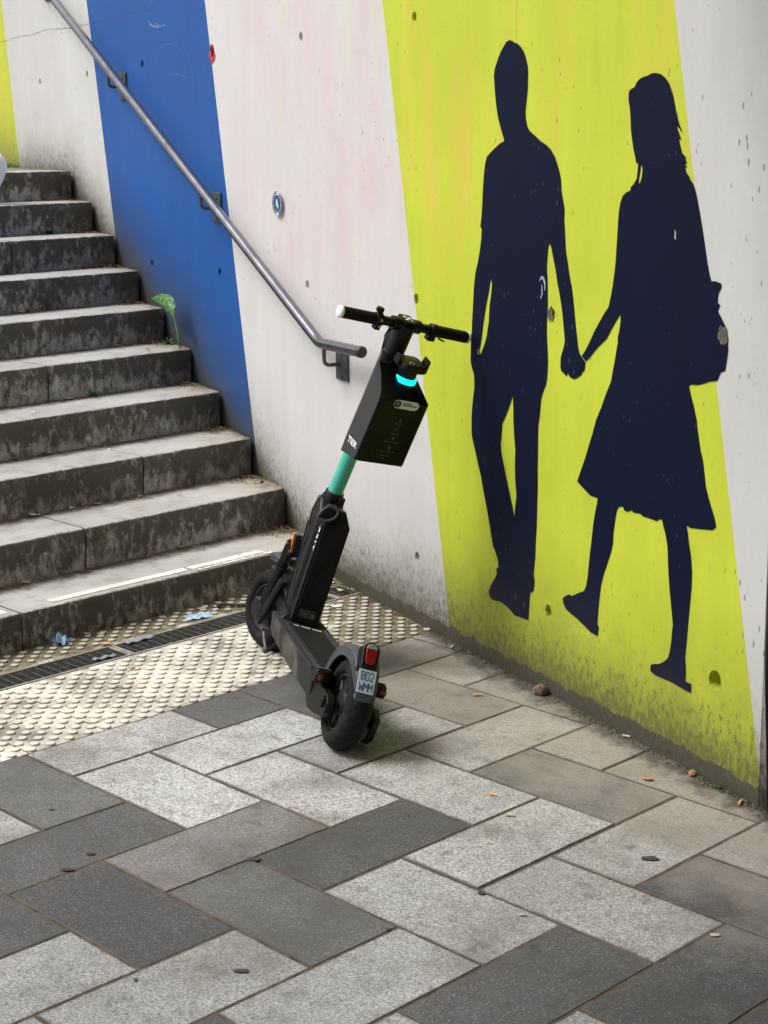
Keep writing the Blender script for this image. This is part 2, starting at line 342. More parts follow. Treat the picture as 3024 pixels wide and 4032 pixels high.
# ------------------------------------------------------------------ the wall
WALL_M = Matrix((WDD, WNN, WUP)).transposed().to_4x4()
A_LEFT, A_RIGHT, B_TOP = -9.0, 2.786, 4.2
HOLES = [(0.852, 2.1718, .016), (0.8431, 1.2081, .017), (1.7308, 1.2322, .022), (2.579, 1.2547, .026), (1.726, 0.2759, .018), (2.5829, 0.295, .027),
         (-0.0938, 2.1549, .017), (-0.0937, 1.1882, .017), (0.8288, 0.2573, .017), (-1.0515, 2.1378, .024), (-1.994, 2.1246, .018), (-1.9837, 1.1555, .016),
         (-1.0566, 1.1738, .017), (-3.8276, 2.0942, .018), (-2.9005, 2.1072, .018)]
def edge_line(p, q):
    (a0, b0), (a1, b1) = p, q
    return lambda b: a0 + (a1 - a0) * (b - b0) / (b1 - b0)
EDGES = [edge_line((-4.5719, 2.5196), (-4.4085, 1.6668)), edge_line((-2.8427, 2.4817), (-2.56, 1.2846)), edge_line((-1.1164, 2.3626), (-0.7314, 0.5654)),
         edge_line((0.613, 2.2432), (1.0611, 0.1125)), edge_line((2.3234, 2.1252), (2.7855, 0.0827))]

def hole_outline(h, grow=0.0, ragged=0.0):
    a, b, r = h
    rr = random.Random(int(a * 977 + b * 131))
    n = 20
    out = []
    for k in range(n):
        t = 2 * pi * k / n
        j = 1 + rr.uniform(-ragged, ragged)
        out.append((a + (r + grow) * j * cos(t), b + (r + grow) * 1.12 * j * sin(t)))
    return out

def panel(mb, outline, holes, y, cup=0.0, cup_mi=None):
    """flat region of the wall face at local y with holes left open (and, with cup, cone recesses)"""
    bm = mb.bm
    edges = []
    def loop(pts):
        vs = [bm.verts.new((a, y, b)) for a, b in pts]
        for i in range(len(vs)): edges.append(bm.edges.new((vs[i], vs[(i + 1) % len(vs)])))
        return vs
    loop(outline)
    hl = [loop(h) for h in holes]
    r = bmesh.ops.triangle_fill(bm, edges=edges, use_beauty=True, use_dissolve=False, normal=(0, -1, 0))
    for g in r['geom']:
        if isinstance(g, bmesh.types.BMFace): g.material_index = mb.mi
    if cup:
        for vs in hl:
            c = sum((v.co for v in vs), Vector()) / len(vs)
            mid = [bm.verts.new((c.x + (v.co.x - c.x) * 0.82, y + cup * 0.75, c.z + (v.co.z - c.z) * 0.82)) for v in vs]
            bot = [bm.verts.new((c.x + (v.co.x - c.x) * 0.70, y + cup, c.z + (v.co.z - c.z) * 0.70)) for v in vs]
            n = len(vs)
            for ra, rb in ((vs, mid), (mid, bot)):
                for i in range(n):
                    f = bm.faces.new((ra[i], ra[(i + 1) % n], rb[(i + 1) % n], rb[i])); f.material_index = mb.mi
            f = bm.faces.new(bot); f.material_index = mb.mi if cup_mi is None else cup_mi

def inside(h, lo, hi):
    return (lo is None or h[0] > lo(h[1])) and (hi is None or h[0] < hi(h[1]))

BOT = -0.12
M_white = wall_paint('pale_grey_wall_paint', (0.63, 0.625, 0.605), mot=.6, drt=1.25, fleck=1.15)
M_pink = wall_paint('pale_wall_paint_with_pink_traces', (0.68, 0.668, 0.655), pink=True, mot=.6, drt=1.15)
M_blue = wall_paint('blue_wall_paint', (0.013, 0.093, 0.345), drt=0.80, wash_k=1.25, wash_c=(0.050, 0.053, 0.056))
M_ylw = wall_paint('lime_yellow_wall_paint', (0.570, 0.640, 0.047), orange=True, drt=1.12, wash_k=0.85, wash_c=(0.15, 0.150, 0.030))
M_navy = wall_paint('navy_wall_paint', (0.0034, 0.0068, 0.0255), dark=True, drt=0.22, wash_k=0.12)
M_raw = plain('rough_concrete', (0.10, 0.095, 0.085), 0.9, scale=60, var=0.35)
M_end = plain('dark_grey_end_paint', (0.030, 0.031, 0.033), 0.7, scale=18, var=0.25)

def outline_between(lo, hi):
    l = lo if lo else (lambda b: A_LEFT); h = hi if hi else (lambda b: A_RIGHT)
    n = 9
    bs = [BOT + (B_TOP - BOT) * i / (n - 1) for i in range(n)]
    return [(l(b), b) for b in bs] + [(h(b), b) for b in reversed(bs)]

wall = empty('concrete_wall', WALL_M)
tag(wall, 'tall concrete wall painted in pale grey, blue and lime yellow bands beside the steps', 'wall')
# pale grey face (three fields) with the body of the wall behind it
mb = MB()
for lo, hi in ((EDGES[0], EDGES[1]), (EDGES[4], None)):
    panel(mb, outline_between(lo, hi), [hole_outline(h) for h in HOLES if inside(h, lo, hi) and h[1] != 1.2547], 0.0, 0.040, 1)
mb.mi = 1
bk = 0.070
def q4(pts): mb.poly(pts)
q4([(A_LEFT, bk, BOT), (A_RIGHT - .012, bk, BOT), (A_RIGHT - .012, bk, B_TOP), (A_LEFT, bk, B_TOP)])
q4([(A_LEFT, 0.5, BOT), (A_LEFT, 0.5, B_TOP), (A_RIGHT, 0.5, B_TOP), (A_RIGHT, 0.5, BOT)])
q4([(A_LEFT, 0.0, B_TOP), (A_RIGHT, 0.0, B_TOP), (A_RIGHT, 0.5, B_TOP), (A_LEFT, 0.5, B_TOP)])
q4([(A_LEFT, 0.0, BOT), (A_LEFT, 0.0, B_TOP), (A_LEFT, 0.5, B_TOP), (A_LEFT, 0.5, BOT)])
mb.build('wall_face', [M_white, M_raw], wall, smooth=0, fix=False)
mb = MB()
lo, hi = EDGES[2], EDGES[3]
panel(mb, outline_between(lo, hi), [hole_outline(h) for h in HOLES if inside(h, lo, hi)], 0.0, 0.040, 1)
o = mb.build('painted_band', [M_pink, M_raw], wall, smooth=0, fix=False)
tag(o, 'pale band with faint pink traces of removed graffiti')
for lo, hi, m, lb in ((None, EDGES[0], M_ylw, 'lime yellow band beside the top of the steps'), (EDGES[1], EDGES[2], M_blue, 'blue painted band behind the handrail'),
                      (EDGES[3], EDGES[4], M_ylw, 'wide lime yellow band behind the two silhouettes')):
    mb = MB()
    panel(mb, outline_between(lo, hi), [hole_outline(h, ragged=0.18 if abs(h[0] - 1.73) < .01 else 0.04) for h in HOLES if inside(h, lo, hi) and h[1] != 1.2547], 0.0, 0.042, 1)
    tag(mb.build('painted_band', [m, M_raw], wall, smooth=0, fix=False), lb)
# end face
mb = MB()
mb.box((A_RIGHT + 0.001, 0.25, (BOT + B_TOP) / 2), (0.016, 0.5, B_TOP - BOT))
mb.build('end_face', M_end, wall, bevel=0.004)

def hole_hits(pts, h):
    return min(a for a, b in pts) - .05 < h[0] < max(a for a, b in pts) + .05
def silhouette(pts, gaps, label):
    mb = MB()
    panel(mb, pts, gaps, -0.0018)
    return tag(mb.build('painted_figure', M_navy, wall, smooth=0, fix=False), label)
silhouette(MAN, MAN_GAPS, 'dark navy silhouette of a standing man holding a hand')
silhouette(WOMAN, WOMAN_GAPS, 'dark navy silhouette of a walking woman in a skirt with a bag')
# chipped patches where the plaster has broken away at the holes beside the figures
M_chip = plain('broken_plaster', (0.13, 0.112, 0.088), 0.9, scale=70, var=0.6, bump=0.6)
for (a, b, r) in ((1.7285, 1.2322, .015), (2.575, 1.2547, .020), (1.287, 1.068, .008)):
    mb = MB(); rr = random.Random(int(a * 100))
    n = 16; ring0 = []; ring1 = []; ring2 = []
    for k in range(n):
        t = 2 * pi * k / n; j = rr.uniform(.8, 1.2)
        ring0.append(mb.v((a + r * j * cos(t), -0.0035, b + r * 1.25 * j * sin(t))))
        ring1.append(mb.v((a + r * .72 * j * cos(t), -0.0028, b + r * .95 * j * sin(t))))
        ring2.append(mb.v((a + r * .45 * cos(t), -0.0022, b - r * .1 + r * .6 * sin(t))))
    for k in range(n):
        k2 = (k + 1) % n
        mb.mi = 0
        mb.f([ring0[k], ring0[k2], ring1[k2], ring1[k]])
        mb.mi = 1
        mb.f([ring1[k], ring1[k2], ring2[k2], ring2[k]])
    mb.f(ring2)
    mb.build('plaster_chip', [M_chip, M_raw], wall, fix=False)

M_scuff = plain('scuffed_white', (0.34, 0.35, 0.38), .7, var=.5, scale=160)
M_scr = plain('pale_scratch', (0.13, 0.22, 0.40), .7, var=.4, scale=30)
def scratch(pts, w, mat, y, label=None):
    m = MB(); n = len(pts); prev = None
    for i, (a, b) in enumerate(pts):
        a0, b0 = pts[max(0, i - 1)]; a1, b1 = pts[min(n - 1, i + 1)]
        d = Vector((a1 - a0, 0, b1 - b0)).normalized(); s_ = Vector((-d.z, 0, d.x)); ww = w * (sin(pi * (i + .3) / (n - .4)) * .8 + .2)
        cur = (m.v(Vector((a, y, b)) - s_ * ww), m.v(Vector((a, y, b)) + s_ * ww))
        if prev: m.f([prev[0], cur[0], cur[1], prev[1]])
        prev = cur
    o = m.build('scratch', mat, wall, smooth=0, fix=False)
    if label: o['label'] = label
def arc(c, ra, rb_, t0, t1, n=14): return [(c[0] + ra * cos(t0 + (t1 - t0) * i / n), c[1] + rb_ * sin(t0 + (t1 - t0) * i / n)) for i in range(n + 1)]
scratch(arc((1.682, 1.315), .016, .028, -.4, 2.6), .0048, M_scuff, -.0030, 'white scuff on the hip of the man silhouette')
scratch(arc((1.668, 1.302), .014, .026, -1.3, .9), .0035, M_scuff, -.0030)
scratch([(2.353, 1.520), (2.358, 1.512), (2.356, 1.500), (2.360, 1.494)], .0035, M_scuff, -.0030)
for c, ra, rb_, t0, t1, w in (((-1.62, 2.28), .30, .16, 1.0, 2.9, .0016), ((-1.55, 2.33), .36, .20, .9, 2.6, .0012), ((-1.60, 2.10), .22, .10, .6, 2.7, .0013), ((-1.50, 1.98), .16, .08, .4, 2.2, .0014), ((-1.42, 2.02), .12, .16, -.6, 1.4, .0012), ((-1.72, 2.335), .16, .05, 3.3, 5.2, .006), ((-1.66, 2.33), .14, .045, 3.5, 5.0, .003)):
    scratch(arc(c, ra, rb_, t0, t1), w, M_scr, -.0012)
M_redp = plain('red_paint', (0.42, 0.015, 0.03), 0.5, var=.3)
mb = MB(); rr = random.Random(2); hx, hz = -1.0515, 2.1378
hr = .0255; ri = []; ro_ = []
for k in range(26):
    t = 2 * pi * k / 26
    w = .004 + rr.uniform(0, .004) + (.020 * rr.uniform(.3, 1) if pi < t < 2 * pi else 0)
    ri.append(mb.v((hx + hr * cos(t), -.0012, hz + hr * 1.12 * sin(t)))); ro_.append(mb.v((hx + (hr + w * .7) * cos(t), -.0012, hz + (hr + w) * 1.12 * sin(t))))
bt = [mb.v((hx + hr * .6 * cos(2 * pi * k / 26), .014, hz + hr * .6 * sin(2 * pi * k / 26))) for k in range(26)]
for k in range(26):
    k2 = (k + 1) % 26
    mb.f([ri[k], ri[k2], ro_[k2], ro_[k]]); mb.f([ri[k], ri[k2], bt[k2], bt[k]])
mb.f(bt)
mb.build('paint_spill', M_redp, wall, fix=False)

# ------------------------------------------------------------------ ground, tactile paving, paving slabs
M_joint = plain('joint_dirt', (0.082, 0.064, 0.049), 0.95, scale=22, var=0.65)
mb = MB()
GX0, GX1 = 0.188, 0.328
for x0, x1 in ((-0.2, GX0), (GX1, 60.0)):
    mb.poly([(x0, -40, -0.0024), (x1, -40, -0.0024), (x1, 12, -0.0024), (x0, 12, -0.0024)])
mb.poly([(-40, -40, -0.30), (60, -40, -0.30), (60, 40, -0.30), (-40, 40, -0.30)])
tag(mb.build('ground', M_joint, smooth=0), kind='structure')

def wall_dist(t, ox=0.0, oy=0.0):
    """distance from the wall line, for things whose local axes are the world's"""
    x, y, z = t.xyz()
    return t.math('SUBTRACT', t.math('MULTIPLY', x, -0.302206), t.math('MULTIPLY', y, 0.953243))

def slab_mat():
    t = NT('granite_aggregate_paving')
    at = t.n('ShaderNodeAttribute', attribute_name='tone'); tone = at.outputs['Fac']
    c = t.mix(tone, (0.072, 0.073, 0.075), (0.53, 0.53, 0.52))
    warm = t.n('ShaderNodeAttribute', attribute_name='warm').outputs['Fac']
    c = t.mix(t.math('MULTIPLY', warm, 0.8), c, t.mix(tone, (0.13, 0.115, 0.10), (0.36, 0.32, 0.275)))
    v = t.vor(185); v2 = t.vor(340, t.sc((1, 1, 1), loc=(3, 2, 0)))
    sp = t.math('SUBTRACT', t.math('ADD', t.math('MULTIPLY', t.noise(150, det=2, rough=0.6), 0.75), t.math('MULTIPLY', t.noise(48, det=4, rough=0.65), 0.25)), 0.5)
    gr = t.n('ShaderNodeSeparateColor'); t.set(gr.inputs[0], v['Color'])
    gr2 = t.n('ShaderNodeSeparateColor'); t.set(gr2.inputs[0], v2['Color'])
    amt = t.rng(tone, 0.0, 1.0, 0.30, 0.58)
    dk = t.math('MULTIPLY', t.rng(gr.outputs[0], 0.72, 0.78), amt)
    c = t.mix(t.math('MULTIPLY', dk, t.rng(tone, 0, 1, 0.35, 1.1)), c, t.mix(tone, (0.045, 0.045, 0.045), (0.16, 0.155, 0.14)))
    br = t.math('MULTIPLY', t.rng(gr2.outputs[1], 0.86, 0.90), t.rng(tone, 0, 1, 0.38, 0.6))
    c = t.mix(br, c, t.mix(tone, (0.34, 0.34, 0.34), (0.72, 0.71, 0.69)))
    spl = t.math('MULTIPLY', sp, t.rng(tone, 0.1, 0.6, 0.55, 1.0))
    c = t.mix(1.0, c, t.mix(t.rng(spl, -0.13, 0.13), (0.60, 0.595, 0.58), (1.30, 1.30, 1.30)), 'MULTIPLY')
    # silt in and beside the joints, stains
    ed = t.n('ShaderNodeAttribute', attribute_name='edge').outputs['Fac']
    es = t.math('ADD', t.math('MULTIPLY', t.math('POWER', ed, 4.0), 0.95), t.math('ADD', t.rng(t.noise(6, det=6, rough=0.7), 0.3, 0.7, -0.35, 0.35), t.rng(t.noise(55, det=5, rough=0.75), 0.3, 0.7, -0.30, 0.30)))
    c = t.mix(t.rng(es, 0.62, 0.95, 0, 0.80), c, t.mix(t.noise(45, det=4), (0.065, 0.053, 0.040), (0.19, 0.160, 0.125)))
    n6 = t.noise(1.3, t.sc((1, 1, 1), loc=(5, 2, 0)), det=5, rough=0.6)
    c = t.mix(1.0, c, t.mix(t.rng(n6, 0.3, 0.7), (0.74, 0.735, 0.73), (1.10, 1.10, 1.10)), 'MULTIPLY')
    n = t.noise(3.3, det=7, rough=0.68)
    c = t.mix(t.rng(n, 0.47, 0.66, 0, 0.66), c, t.mix(tone, (0.060, 0.059, 0.057), (0.17, 0.150, 0.122)))
    n4 = t.noise(13, t.sc((1, 1, 1), loc=(2, 7, 0)), det=7, rough=0.74)
    c = t.mix(t.math('MULTIPLY', t.rng(n4, 0.55, 0.63, 0, 0.62), t.rng(t.noise(1.9, det=4), 0.42, 0.62, 0.15, 1.0)), c, (0.055, 0.052, 0.047))
    # wind-blown silt along the foot of the wall
    d = wall_dist(t)
    sil = t.math('ADD', t.rng(d, 0.85, 0.0), t.rng(t.noise(4.5, det=6, rough=0.65), 0.3, 0.7, -0.42, 0.30))
    c = t.mix(t.rng(sil, 0.15, 0.95, 0, 0.80), c, t.mix(t.noise(90, det=3), (0.20, 0.17, 0.135), (0.40, 0.355, 0.30)))
    foot = t.math('ADD', t.rng(d, 0.12, 0.0), t.rng(t.noise(14, det=6, rough=0.7), 0.3, 0.7, -0.5, 0.4))
    c = t.mix(t.rng(foot, 0.1, 0.7, 0, 0.85), c, (0.055, 0.050, 0.036))
    t.base(c); t.rough(0.75); t.spec(0.35)
    t.bump(t.math('ADD', t.math('MULTIPLY', gr.outputs[0], 0.5), t.math('MULTIPLY', sp, 1.0)), 0.35, 0.002)
    return t.m
M_slab = slab_mat()

PX0, PY0, PU, PV = 1.1365, -2.0200, 0.2636, 0.2717
TACT_X1 = 0.892
LIGHT, MID, DARK = 0.86, 0.24, 0.06
XL = {(0, 0): (.93, 0), (1, 1): (.95, .1), (2, 2): (.86, .1), (3, 3): (.20, .35), (4, 4): (.62, .75), (-1, -1): (.17, .12), (-2, -2): (.8, 0),
      (2, -2): (.02, 0), (1, -3): (.04, 0), (3, -1): (.14, .10), (4, 0): (.70, .05), (5, 1): (.68, .15), (6, 2): (.03, .2), (7, 3): (.5, .6),
      (-2, 2): (.12, .1), (-1, 3): (.14, .2), (0, 4): (.30, .5), (7, -1): (.62, 0), (5, 5): (.55, .8), (6, -2): (.62, 0), (0, -4): (.70, 0), (4, -4): (.6, 0), (5, -3): (.06, 0),
      (6, 6): (.5, .8), (1, 5): (.6, .6)}
YL = {(1, -2): (.07, 0), (2, -1): (.30, .35), (3, 0): (.03, 0), (4, 1): (.82, .05), (5, 2): (.70, .15), (6, 3): (.62, .55), (0, -3): (.72, .15),
      (-1, 0): (.90, 0), (0, 1): (.93, 0), (1, 2): (.62, .1), (2, 3): (.70, .2), (3, 4): (.66, .6), (6, -1): (.05, 0), (7, 0): (.04, 0), (5, -2): (.66, 0), (4, -3): (.64, 0), (3, -4): (.68, 0),
      (2, -5): (.6, 0), (4, 5): (.5, .8), (8, 1): (.05, .1), (7, 4): (.5, .8), (6, -5): (.5, 0), (3, -4): (.66, 0)}
mb = MB()
lt = mb.bm.faces.layers.float.new('tone'); lw = mb.bm.faces.layers.float.new('warm'); le = mb.bm.verts.layers.float.new('edge')
rs = random.Random(11)
def slab(x0, x1, y0, y1, tone, warm):
    g = 0.0047
    x0 = max(x0 + g, TACT_X1); x1 -= g; y0 += g; y1 -= g
    if x1 - x0 < 0.02: return
    dz = rs.uniform(-0.0010, 0.0010); c = 0.0014
    tilt = rs.uniform(-0.0008, 0.0008)
    top = [(x0 + c, y0 + c, dz), (x1 - c, y0 + c, dz + tilt), (x1 - c, y1 - c, dz + tilt), (x0 + c, y1 - c, dz)]
    mid = [(x0, y0, dz - .0015), (x1, y0, dz - .0015), (x1, y1, dz - .0015), (x0, y1, dz - .0015)]
    bot = [(x0, y0, -.02), (x1, y0, -.02), (x1, y1, -.02), (x0, y1, -.02)]
    V = [[mb.v(p) for p in r] for r in (top, mid, bot)]
    for r_ in V:
        for v_ in r_: v_[le] = 1.0
    e_ = .034
    IN = [mb.v(p) for p in ((x0 + e_, y0 + e_, dz), (x1 - e_, y0 + e_, dz + tilt), (x1 - e_, y1 - e_, dz + tilt), (x0 + e_, y1 - e_, dz))] if min(x1 - x0, y1 - y0) > .08 else None
    if IN:
        fs = [mb.f(IN)] + [mb.f([V[0][k], V[0][(k + 1) % 4], IN[(k + 1) % 4], IN[k]]) for k in range(4)]
    else: fs = [mb.f(V[0])]
    for a, b in ((0, 1), (1, 2)):
        for k in range(4): fs.append(mb.f([V[a][k], V[b][k], V[b][(k + 1) % 4], V[a][(k + 1) % 4]]))
    for f in fs: f[lt] = tone; f[lw] = warm
for i in range(-3, 26):
    for j in range(-18, 9):
        m = (i - j) % 4
        x0 = PX0 + PU * i; y0 = PY0 + PV * j
        dflt = (rs.choice((.04, .12, .25, .62, .70, .8)), rs.choice((0, 0, .2)))
        if m == 0:
            tw = XL.get((i, j), dflt); slab(x0, x0 + 2 * PU, y0, y0 + PV, *tw)
        elif m == 3:
            tw = YL.get((i, j), dflt); slab(x0, x0 + PU, y0, y0 + 2 * PV, *tw)
M_gum = plain('trodden_gum', (0.045, 0.042, 0.042), 0.8, scale=60, var=0.3)
M_gum2 = plain('pale_trodden_gum', (0.40, 0.37, 0.33), 0.8, scale=60, var=0.3)
mb.mi = 1
for (gx, gy, r, e, m) in ((2.647, -1.321, .024, .55, 1), (2.357, -2.414, .017, .6, 1), (1.614, -2.29, .013, .6, 1), (1.651, -2.385, .018, .55, 1), (1.937, -2.021, .018, .7, 1),
                       (2.225, -2.60, .006, 1, 1), (2.477, -1.762, .011, .7, 1), (3.0, -1.55, .013, .6, 2), (2.62, -1.78, .009, .6, 2), (2.02, -1.55, .006, .7, 1), (1.30, -2.2, .009, .5, 1), (2.45, -2.05, .007, .6, 1)):
    mb.mi = m
    n = 14; fs = []
    for k in range(n):
        t = 2 * pi * k / n; rr = r * rs.uniform(.75, 1.15)
        fs.append((gx + rr * (cos(t) * .72 - sin(t) * e * .7), gy + rr * (cos(t) * .72 + sin(t) * e * .7), 0.0032))
    f = mb.poly(fs)
tag(mb.build('paving', [M_slab, M_gum, M_gum2], smooth=0, fix=False), kind='structure')

def tactile_mat():
    t = NT('worn_tactile_concrete')
    x, y, z = t.xyz()
    n = t.noise(5.0, det=7, rough=0.66); f = t.noise(120, det=3)
    c = t.mix(t.rng(n, 0.36, 0.60), (0.25, 0.235, 0.21), (0.84, 0.79, 0.69))
    c = t.mix(t.rng(f, 0.3, 0.7, 0, 0.35), c, (0.27, 0.24, 0.20))
    n2 = t.noise(11, t.sc((1, 1, 1), loc=(4, 1, 0)), det=6, rough=0.7)
    c = t.mix(t.rng(n2, 0.53, 0.66, 0, 0.85), c, (0.19, 0.155, 0.125))
    # worn tops are paler
    c = t.mix(t.rng(z, 0.0038, 0.0055, 0, 0.6), c, (0.80, 0.755, 0.66))
    gt = t.n('ShaderNodeAttribute', attribute_name='shade_grit').outputs['Fac']
    c = t.mix(t.math('MULTIPLY', gt, 0.55), c, (0.20, 0.155, 0.115))  # blister sides and bases darkened: painted shading together with grit
    # silt and moss in the gutter behind the drain and by the wall
    gut = t.math('ADD', t.rng(x, 0.26, 0.10), t.rng(t.noise(9, det=6, rough=0.66), 0.3, 0.7, -0.40, 0.35))
    d = wall_dist(t)
    gw = t.math('ADD', t.rng(d, 0.65, 0.02), t.rng(t.noise(8, det=6, rough=0.66), 0.3, 0.7, -0.45, 0.32))
    g = t.math('MAXIMUM', gut, gw)
    dirt = t.mix(t.rng(t.noise(30, det=5), .3, .7), (0.065, 0.055, 0.028), (0.22, 0.18, 0.115))
    top = t.rng(z, 0.0038, 0.0055, 1.0, 0.45)
    c = t.mix(t.math('MULTIPLY', t.rng(g, 0.22, 0.62, 0, 0.94), top), c, dirt)
    t.base(c); t.rough(0.75); t.spec(0.3); t.bump(f, 0.3, 0.002)
    return t.m
M_tact = tactile_mat()
mb = MB(); lbd = mb.bm.verts.layers.float.new('shade_grit')
BP = 0.0668
jy0 = -1.1885; SW = 0.2720
def wall_y(x): return TP * x
def blister(cx, cy):
    n = 14
    pr = ((0.0160, 0.0), (0.0150, 0.0036), (0.0126, 0.0056))
    R = [[mb.v((cx + r * cos(2 * pi * k / n), cy + r * sin(2 * pi * k / n), z)) for k in range(n)] for r, z in pr]
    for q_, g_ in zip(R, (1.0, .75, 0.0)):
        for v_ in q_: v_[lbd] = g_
    for a, b in zip(R, R[1:]):
        for k in range(n): mb.f([a[k], a[(k + 1) % n], b[(k + 1) % n], b[k]])
    mb.f(R[-1])
for s in range(-13, 6):
    y0 = jy0 + s * SW + .003; y1 = y0 + SW - .006
    for (x0, x1) in ((0.004, 0.180), (0.336, 0.6105), (0.6125, 0.8885)):
        mb.poly([(x0, y0, 0), (x1, y0, 0), (x1, y1, 0), (x0, y1, 0)])
        for e0, e1 in (((x0, y0), (x1, y0)), ((x1, y0), (x1, y1)), ((x1, y1), (x0, y1)), ((x0, y1), (x0, y0))):
            mb.poly([(*e0, 0), (*e0, -.012), (*e1, -.012), (*e1, 0)])
    for q in range(4):
        cy = y0 - .003 + SW / 2 + (q - 1.5) * 0.0680 - .0170
        for i in range(26):
            cx = 0.8720 - i * BP / 2; cy2 = cy + (0.0340 if i % 2 else 0.0)
            if 0.163 < cx < 0.352 or cx < 0.02: continue
            if cy2 > wall_y(cx) - .01: continue
            blister(cx, cy2)
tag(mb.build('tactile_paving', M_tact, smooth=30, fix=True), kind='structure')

# ------------------------------------------------------------------ drain
M_cast = plain('galvanised_grating', (0.13, 0.13, 0.12), 0.6, metal=0.4, scale=60, var=0.4, dirt=((0.10, 0.085, 0.06), 0.52))
M_chan = plain('drain_channel', (0.035, 0.033, 0.030), 0.9, scale=30, var=0.4)
M_kerbm = plain('drain_edge', (0.30, 0.28, 0.245), 0.85, scale=50, var=0.3, dirt=((0.10, 0.085, 0.06), 0.55))
def drain(y0, y1, label):
    e = empty('drain_grate', loc=(0.258, y0, 0))
    tag(e, label, 'drain grate', 'lengths of drain along the foot of the steps')
    L = y1 - y0
    m = MB()
    for x in (-.068, .068): m.box((x, L / 2, -.004), (.010, L - .004, .012))
    for y in (.006, L - .006): m.box((0, y, -.0045), (.124, .010, .011))
    m.build('frame', M_kerbm, e, bevel=.001, seg=1)
    m = MB()
    for k in range(11): m.box((-.056 + .0112 * k, L / 2, -.008), (.0022, L - .026, .014))
    n = int(L / .0345)
    for k in range(1, n): m.box((0, k * L / n, -.0055), (.124, .0034, .008))
    m.build('grating', M_cast, e, smooth=0)
    m = MB()
    for x in (-.070, .070): m.poly([(x, 0, -.010), (x, L, -.010), (x, L, -.12), (x, 0, -.12)])
    m.poly([(-.07, 0, -.12), (.07, 0, -.12), (.07, L, -.12), (-.07, L, -.12)])
    m.build('channel', M_chan, e, smooth=0, fix=False)
    return e
drain(-2.212, -1.214, 'black slotted drain grate at the left edge of the photo, below the small crumpled tissue')
drain(-1.210, -0.212, 'black slotted drain grate running behind the scooter front wheel')
drain(-0.208, -0.08, 'short end of drain grate right of the scooter stem, against the wall')
drain(-4.40, -2.216, 'black slotted drain grate continuing past the left side of the steps')

# ------------------------------------------------------------------ unseen soffit slab overhead, added to shade the foreground and wall end
M_soff = plain('unseen_soffit_concrete', (0.16, 0.155, 0.15), 0.9, scale=3, var=.2)
mb = MB(); mb.box((SOFX + 6, -3.0, 3.55), (12.0, 16.0, 0.5))
tag(mb.build('unseen_soffit', M_soff, smooth=0), kind='structure')

# ------------------------------------------------------------------ staircase
def tread_mat():
    t = NT('stair_tread_concrete')
    x, y, z = t.xyz()      # step-local: x=0 at the nosing, -T at the back
    n = t.noise(2.6, det=6, rough=0.6); f = t.noise(140, det=3)
    c = t.mix(t.rng(n, 0.3, 0.7), (0.34, 0.33, 0.31), (0.53, 0.52, 0.495))
    c = t.mix(t.rng(f, 0.3, 0.7, 0, 0.25), c, (0.30, 0.285, 0.26))
    st = t.noise(9, det=6, rough=0.7)
    c = t.mix(t.rng(st, 0.50, 0.68, 0, 0.65), c, (0.23, 0.195, 0.155))
    chp = t.math('ADD', t.rng(x, -0.035, 0.0), t.rng(t.noise(38, det=5, rough=0.7), 0.35, 0.65, -0.75, 0.20))
    c = t.mix(t.rng(chp, 0.45, 0.75, 0, 0.8), c, (0.16, 0.14, 0.115))
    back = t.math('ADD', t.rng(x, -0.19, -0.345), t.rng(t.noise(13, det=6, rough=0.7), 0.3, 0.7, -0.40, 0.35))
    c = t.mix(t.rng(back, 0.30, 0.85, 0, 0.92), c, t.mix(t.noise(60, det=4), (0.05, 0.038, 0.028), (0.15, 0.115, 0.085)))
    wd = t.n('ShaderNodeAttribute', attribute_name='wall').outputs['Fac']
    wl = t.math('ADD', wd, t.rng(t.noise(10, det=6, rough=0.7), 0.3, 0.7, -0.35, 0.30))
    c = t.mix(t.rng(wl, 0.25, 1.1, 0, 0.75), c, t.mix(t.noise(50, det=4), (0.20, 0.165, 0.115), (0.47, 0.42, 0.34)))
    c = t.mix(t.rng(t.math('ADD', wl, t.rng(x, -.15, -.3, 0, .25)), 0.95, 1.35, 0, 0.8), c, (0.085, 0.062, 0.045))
    t.base(c); t.rough(0.8); t.spec(0.3); t.bump(f, 0.25, 0.002)
    return t.m
